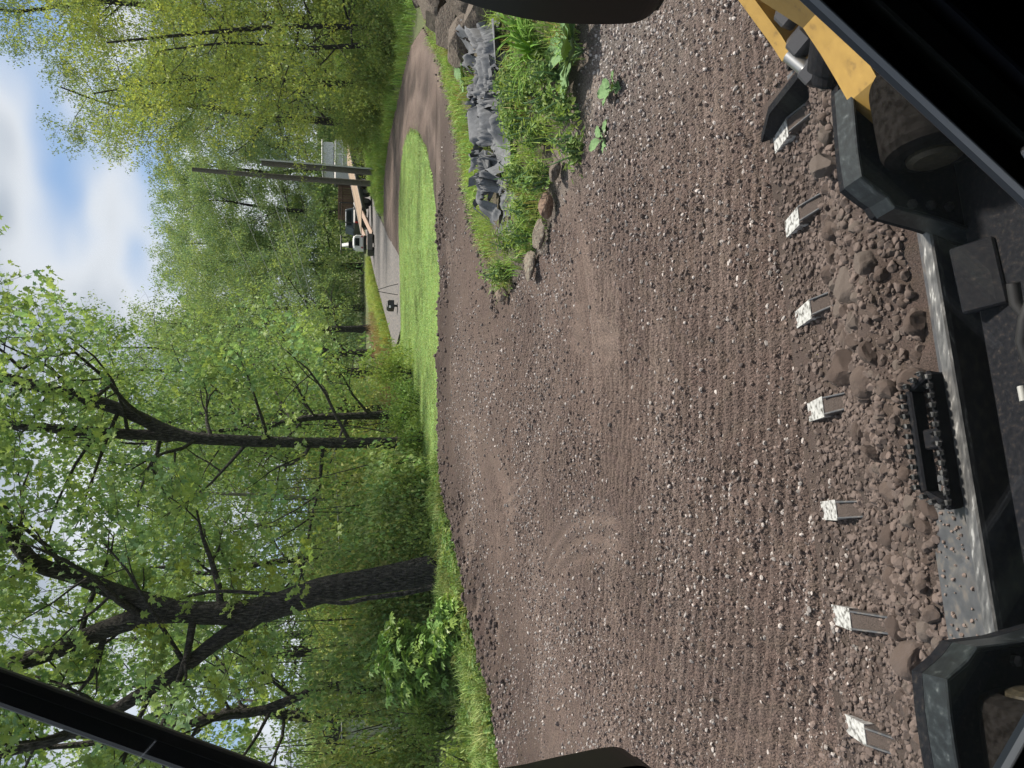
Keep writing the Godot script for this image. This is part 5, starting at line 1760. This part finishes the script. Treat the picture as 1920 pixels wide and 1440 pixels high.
	put("data_plate", b.mesh(), M.cable, L)
	# ---- left lift arm
	var Lp := [Vector2(-0.235, 0.45), Vector2(-0.25, 0.556), Vector2(-0.252, 0.648), Vector2(-0.274, 0.675), Vector2(-0.300, 0.723), Vector2(-0.362, 0.728), Vector2(-0.425, 0.728), Vector2(-0.50, 0.725)]
	Lp.reverse()
	arm_end(L, Lp, -1.2, [Vector2(-0.235, 0.15), Vector2(-1.2, 0.15), Vector2(-1.2, 0.6)], Vector3(-0.33, 0.575, -1.1), -1.0, 0.28)
	b = Buf.new()
	prism(b, PackedVector2Array([Vector2(-0.62, 0.72), Vector2(-0.55, 0.55), Vector2(-0.6, 0.4), Vector2(-1.3, 0.5), Vector2(-1.3, 0.9)]), Transform3D(Basis(), Vector3(0, 0, -1.16)), 0.09, 0.012)
	put("lift_arm", b.mesh(), M.yellow_paint, L)
	# ---- cab
	cab_frame(L)

func soil_coat() -> StandardMaterial3D:
	var m: StandardMaterial3D = M.soil.duplicate()
	m.uv1_scale = Vector3.ONE * 3.0
	m.resource_name = "soil_coat"
	M["soil_coat"] = m
	return m

# black cast end of a lift arm: back plate, raised lip and the pin boss
func arm_end(L: Node3D, lip: Array, z: float, close: Array, pin: Vector3, s: float, l: float) -> void:
	var poly := PackedVector2Array()
	for p in lip:
		poly.push_back(p)
	for p in close:
		poly.push_back(p)
	var b := Buf.new()
	prism(b, poly, Transform3D(Basis(), Vector3(0, 0, z - 0.025)), 0.025)
	var plate := put("arm_plate", b.mesh(), M.black_paint, L)
	b = Buf.new()
	# lip follows the outline, standing towards the cab
	for k in lip.size() - 1:
		var p: Vector2 = lip[k]; var q: Vector2 = lip[k + 1]
		var n0 := (q - p).normalized().orthogonal() * 0.010
		var n1 := n0
		if k > 0:
			n0 = (q - lip[k - 1]).normalized().orthogonal() * 0.010
		if k < lip.size() - 2:
			n1 = (lip[k + 2] - p).normalized().orthogonal() * 0.010
		var d := 0.055
		var a0 := Vector3(p.x, p.y, z + 0.001); var b0 := Vector3(q.x, q.y, z + 0.001)
		var a1 := Vector3(p.x + n0.x, p.y + n0.y, z + 0.001); var b1 := Vector3(q.x + n1.x, q.y + n1.y, z + 0.001)
		var o := Vector3(0, 0, d)
		var e := Vector3(0, 0, d - 0.003)
		b.quad(a0, a0 + e, b0 + e, b0)
		b.quad(a1, b1, b1 + e, a1 + e)
		b.quad(a0 + e, a0 + o + (a1 - a0) * 0.25, b0 + o + (b1 - b0) * 0.25, b0 + e)
		b.quad(a0 + o + (a1 - a0) * 0.25, a1 + o - (a1 - a0) * 0.25, b1 + o - (b1 - b0) * 0.25, b0 + o + (b1 - b0) * 0.25)
		b.quad(a1 + e, b1 + e, b1 + o - (b1 - b0) * 0.25, a1 + o - (a1 - a0) * 0.25)
	for k in 4:
		var bb := Buf.new()
		lathe(bb, Transform3D(Basis(Vector3(0, 0, 1), Vector3(0, 1, 0), Vector3(-1, 0, 0)), Vector3(pin.x - s * 0.035, pin.y - 0.06 - 0.05 * k, z)), [Vector2(0.011, 0.0), Vector2(0.011, 0.009), Vector2(0.001, 0.011)], 6)
		put("bolt", bb.mesh(), M.steel, plate)
	put("plate_lip", b.mesh(), M.trim_steel if M.has("trim_steel") else lip_mat(), plate)
	b = Buf.new()
	var t := Transform3D(Basis(Vector3(s, 0, 0), Vector3(0, 1, 0), Vector3(0, 0, s)), pin)
	lathe(b, t, [Vector2(0.045, 0.012), Vector2(0.062, 0.0), Vector2(0.078, 0.004), Vector2(0.092, 0.012), Vector2(0.098, 0.028), Vector2(0.1, 0.1), Vector2(0.105, l), Vector2(0.02, l)], 72)
	var boss := put("pin_boss", b.mesh(), M.grease, L)
	b = Buf.new()
	lathe(b, t, [Vector2(0.001, -0.010), Vector2(0.04, -0.008), Vector2(0.052, -0.002), Vector2(0.054, 0.014), Vector2(0.001, 0.015)], 56)
	put("pin_cap", b.mesh(), M.brass_cap, boss)

func lip_mat() -> StandardMaterial3D:
	var m := mat("trim_steel", Color.WHITE, 0.4, 0.3)
	m.albedo_texture = noise_tex(512, 0.02, 5, [[0.0, lin(0.010, 0.012, 0.014)], [0.55, lin(0.018, 0.023, 0.026)], [0.78, lin(0.035, 0.043, 0.047)], [1.0, lin(0.16, 0.18, 0.18)]], 95)
	tri_uv(m, Vector3.ONE * 4.0)
	return m

func cab_frame(L: Node3D) -> void:
	var b: Buf
	# sill bars of the front opening
	var p := Vector2(0.686, 1.138)
	var q := Vector2(0.407, 0.833)
	frame_run(L, p, q, 1.0)
	var p2 := Vector2(-0.297, 1.026)
	var q2 := Vector2(-0.251, 0.978)
	frame_run(L, p2, q2, -1.0)
	# padded side trims
	b = Buf.new()
	prism(b, smooth_poly([Vector2(0.460, 1.69), Vector2(0.4505, 1.655), Vector2(0.444, 1.625), Vector2(0.44, 1.594), Vector2(0.44, 1.557), Vector2(0.445, 1.512), Vector2(0.451, 1.487), Vector2(0.464, 1.470), Vector2(0.482, 1.464), Vector2(0.62, 1.46), Vector2(0.66, 1.6), Vector2(0.6, 1.72), Vector2(0.52, 1.72)]), Transform3D(Basis(), Vector3(0, 0, -0.545)), 0.05, 0.008)
	put("side_pad", b.mesh(), M.trim_black, L)
	b = Buf.new()
	prism(b, smooth_poly([Vector2(-0.215, 1.69), Vector2(-0.190, 1.649), Vector2(-0.186, 1.612), Vector2(-0.183, 1.579), Vector2(-0.181, 1.538), Vector2(-0.189, 1.524), Vector2(-0.203, 1.514), Vector2(-0.3, 1.50), Vector2(-0.34, 1.6), Vector2(-0.3, 1.7)]), Transform3D(Basis(), Vector3(0, 0, -0.60)), 0.05, 0.008)
	put("side_pad", b.mesh(), M.trim_black, L)
	# windscreen and wiper
	b = Buf.new()
	bx(b, Vector3(0.19, 1.26, -0.86), Vector3(1.46, 2.0, 0.005), 0.001)
	put("windscreen", b.mesh(), M.glass, L)
	b = Buf.new()
	var w0 := Vector3(-0.105, 2.18, -0.885)
	var w1 := Vector3(-0.325, 1.70, -0.885)
	bar(b, w0, w1, 0.02, 0.026, Vector3(1, 0, 0), 0.005)
	var wip := put("wiper", b.mesh(), M.trim_black, L)
	b = Buf.new()
	bar(b, w0 + Vector3(0.012, -0.005, 0.006), w1 + Vector3(0.012, -0.005, 0.006), 0.010, 0.014, Vector3(1, 0, 0), 0.002)
	put("wiper_blade", b.mesh(), M.rubber, wip)
	b = Buf.new()
	bar(b, w0 + Vector3(-0.012, 0.004, -0.008), w1 + Vector3(-0.012, 0.004, -0.008), 0.012, 0.009, Vector3(1, 0, 0), 0.002)
	put("wiper_spine", b.mesh(), M.trim_olive, wip)
	# roof, back and sides of the cab
	b = Buf.new()
	bx(b, Vector3(0.19, 2.3, -0.13), Vector3(1.5, 0.08, 1.56), 0.03)
	put("cab_roof", b.mesh(), M.trim_black, L)
	b = Buf.new()
	bx(b, Vector3(0.19, 1.4, 0.62), Vector3(1.5, 1.75, 0.06), 0.02)
	put("cab_back", b.mesh(), M.trim_black, L)
	for s in [-0.58, 0.96]:
		b = Buf.new()
		bx(b, Vector3(s, 1.2, -0.12), Vector3(0.06, 2.17, 1.52), 0.02)
		put("cab_side", b.mesh(), M.trim_black, L)
	b = Buf.new()
	bx(b, Vector3(0.19, 0.42, -0.1), Vector3(1.5, 0.5, 1.5), 0.03)
	put("cab_floor", b.mesh(), M.trim_black, L)

func smooth_poly(a: Array) -> PackedVector2Array:
	var r := PackedVector2Array()
	var n := a.size()
	for k in n:
		for j in 4:
			r.push_back(a[k].cubic_interpolate(a[(k + 1) % n], a[(k + n - 1) % n], a[(k + 2) % n], j / 4.0))
	return r

func frame_run(L: Node3D, p: Vector2, q: Vector2, s: float) -> void:
	# bars parallel to the opening's lower edge, stepping inwards
	var d := (q - p).normalized()
	var a := p - d * 0.25
	var c := q + d * 0.45
	var n := Vector2(d.y, -d.x) * s * -1.0
	# n points away from the opening
	if n.y > 0:
		n = -n
	var steps := [[0.0, 0.005, 0.012, "seal_strip", M.seal_grey, -0.742], [0.004, 0.047, 0.022, "sill_bar", M.trim_navy, -0.752], [0.051, 0.05, 0.03, "sill_trim", M.trim_olive, -0.735], [0.101, 0.03, 0.05, "sill_step", M.trim_navy, -0.72]]
	for st in steps:
		var b := Buf.new()
		var o: Vector2 = n * (st[0] + st[1] * 0.5)
		bar(b, Vector3(a.x + o.x, a.y + o.y, st[5]), Vector3(c.x + o.x, c.y + o.y, st[5]), st[1] - 0.001, st[2], Vector3(0, 0, 1), 0.003)
		put(st[3], b.mesh(), st[4], L)
	var poly := PackedVector2Array([a + n * 0.13, c + n * 0.13, c + n * 0.6, a + n * 0.6])
	var b2 := Buf.new()
	prism(b2, poly, Transform3D(Basis(), Vector3(0, 0, -0.74)), 0.02)
	put("inner_panel", b2.mesh(), M.trim_black, L)
	if s > 0:
		b2 = Buf.new()
		lathe(b2, Transform3D(Basis(Vector3(0, 0, 1), Vector3(0, 1, 0), Vector3(-1, 0, 0)), Vector3(0.467, 0.845, -0.722)), [Vector2(0.003, 0.004), Vector2(0.005, 0.008), Vector2(0.011, 0.006), Vector2(0.012, 0.0)], 14)
		put("screw", b2.mesh(), M.steel, L)

func bucket_fill() -> void:
	# soil heaped in the bucket, running out over the cutting edge
	var th := Transform3D(Basis(Vector3.UP, YAW), Vector3.ZERO)
	var heap := func(lx: float, f: float) -> float:
		var back := sst(-0.25, 0.35, lx)          # heaped against the back on the right
		var rear := lerpf(1.455, 1.27, back) + 0.05 * nz.get_noise_2d(lx * 120, 7)
		var y := 0.036 + lerpf(0.35, 0.42, back) * sst(2.27, 1.42, f)
		y += (0.035 * nz.get_noise_2d(lx * 110, f * 110) + 0.028 * nz.get_noise_2d(lx * 420, f * 420)) * sst(2.28, 1.95, f)
		y = minf(y, 0.425 + (f - 1.31) * 0.55)
		y *= sst(rear - 0.03, rear + 0.03, f)
		return y + 0.0
	var b := Buf.new()
	var nx := 150
	var nzz := 62
	var pts := []
	var cols := []
	for i in nx + 1:
		for j in nzz + 1:
			var lx := lerpf(-1.38, 1.68, float(i) / nx)
			var f := lerpf(1.32, 2.44, float(j) / nzz)
			var y: float = heap.call(lx, f)
			if f < 1.5:
				y = maxf(y, 0.2)
			pts.push_back(th * Vector3(lx, y + 0.008, -f))
			var s := 1.0 + 0.35 * nz.get_noise_2d(lx * 90 + 11, f * 90)
			cols.push_back(Color(0.09 * s, 0.067 * s, 0.058 * s))
	var st := SurfaceTool.new()
	st.begin(Mesh.PRIMITIVE_TRIANGLES)
	for k in pts.size():
		st.set_color(cols[k])
		st.add_vertex(pts[k])
	for i in nx:
		for j in nzz:
			var a := i * (nzz + 1) + j
			for e in [a, a + nzz + 1, a + 1, a + 1, a + nzz + 1, a + nzz + 2]:
				st.add_index(e)
	st.generate_normals()
	var so := put("soil_heap", st.commit(), soil_coat())
	tag(so, "brown soil heaped in the bucket and spilling past its teeth", "soil")
	# stones lying on the soil
	var kinds := []
	for k in 8:
		kinds.push_back(rock_mesh(2 if k < 4 else 3, 6, 0.24, Vector3(rf(0.85, 1.25), rf(0.65, 0.9), rf(0.75, 1.05)), 0.08))
	var mats := []
	for c in [Color(0.105, 0.08, 0.07), Color(0.12, 0.094, 0.083), Color(0.086, 0.065, 0.057), Color(0.142, 0.121, 0.11)]:
		var m: StandardMaterial3D = M.rock_dusty.duplicate()
		m.albedo_color = c.linear_to_srgb()
		mats.push_back(m)
	var big := [[0.60, 1.63, 0.055, "largest angular stone in the bucket, below the right arm"], [0.40, 1.76, 0.072, "broad soil crusted slab lying flat in mid bucket"], [0.33, 1.60, 0.048, "squarish flat stone next to the serrated step"], [0.80, 1.70, 0.05, "rounded stone close under the right arm"], [-0.40, 1.72, 0.058, "long stone lying left in the bucket"], [-0.30, 1.61, 0.045, "roundish stone beside the long left one"], [0.05, 1.68, 0.042, "angular stone in front of the serrated step"], [-0.08, 1.78, 0.038, "tilted stone left of the serrated step"], [0.72, 1.86, 0.045, "angular stone in the soil beyond the right arm"], [0.52, 1.86, 0.035, "pale faced stone at the front of the heap"], [-0.2, 1.85, 0.036, "small block at the heap's front left"], [0.95, 1.62, 0.06, "stone wedged below the right arm plate"]]
	var placed := []
	for g in big:
		var o := put("rock", kinds[4 + rng.randi() % 4], mats[rng.randi() % 4])
		var s: float = g[2] * 0.95
		o.transform = Transform3D(Basis(Vector3.UP, rf(0, TAU)) * Basis(Vector3.RIGHT, rf(-0.3, 0.3)) * s, th * Vector3(g[0], heap.call(g[0], g[1]) + s * 0.42, -g[1]))
		tag(o, g[3], "stone", "stones in the bucket")
		placed.push_back([g[0], g[1], s])
	var count := 0
	var tries := 0
	while count < 285 and tries < 9000:
		tries += 1
		var lx := rf(-0.75, 1.15)
		var f := rf(1.36, 2.0)
		if rng.randf() > sst(2.02, 1.62, f):
			continue
		var s := lerpf(0.013, 0.040, pow(rng.randf(), 2.0))
		var y: float = heap.call(lx, f)
		if y < (0.3 if f < 1.5 else 0.06):
			continue
		var ok := true
		for q in placed:
			if Vector2(q[0] - lx, q[1] - f).length() < (q[2] + s) * 0.82:
				ok = false
				break
		if not ok:
			continue
		placed.push_back([lx, f, s])
		var o := put("rock", kinds[rng.randi() % 8], mats[rng.randi() % 4])
		o.transform = Transform3D(Basis(rdir(), rf(0, TAU)) * s, th * Vector3(lx, y + s * 0.35, -f))
		tag(o, "small brown stone lying among others on the soil in the bucket", "stone", "small stones in the bucket")
		count += 1
	# grit
	var tf := []
	var col := []
	for k in 12000:
		var lx := rf(-1.3, 1.5)
		var f := rf(1.36, 2.42)
		var y: float = heap.call(lx, f)
		if y < (0.3 if f < 1.5 else 0.025):
			continue
		var s := lerpf(0.004, 0.016, pow(rng.randf(), 2.6))
		tf.push_back(Transform3D(Basis(rdir(), rf(0, TAU)) * s, th * Vector3(lx, y + 0.008 + s * 0.25, -f)))
		var br := rf(0.7, 1.2)
		col.push_back(Color(0.108 * br, 0.083 * br, 0.073 * br))
	# crumbs on the bare bucket back
	for k in 160:
		var lx := rf(-0.75, 0.1)
		var t := rf(0.1, 0.9)
		var p := Vector2(1.32, 0.455).lerp(Vector2(1.47, 0.409), t)
		var s := rf(0.002, 0.006)
		tf.push_back(Transform3D(Basis(rdir(), rf(0, TAU)) * s, th * Vector3(lx, p.y, -p.x)))
		col.push_back(Color(0.16, 0.125, 0.11))
	var go := scatter("bucket_grit", kinds[0], M.stone, tf, col)
	tag(go, "fine brown grit over the soil in the bucket", "grit")
	go.set_meta("kind", "stuff")
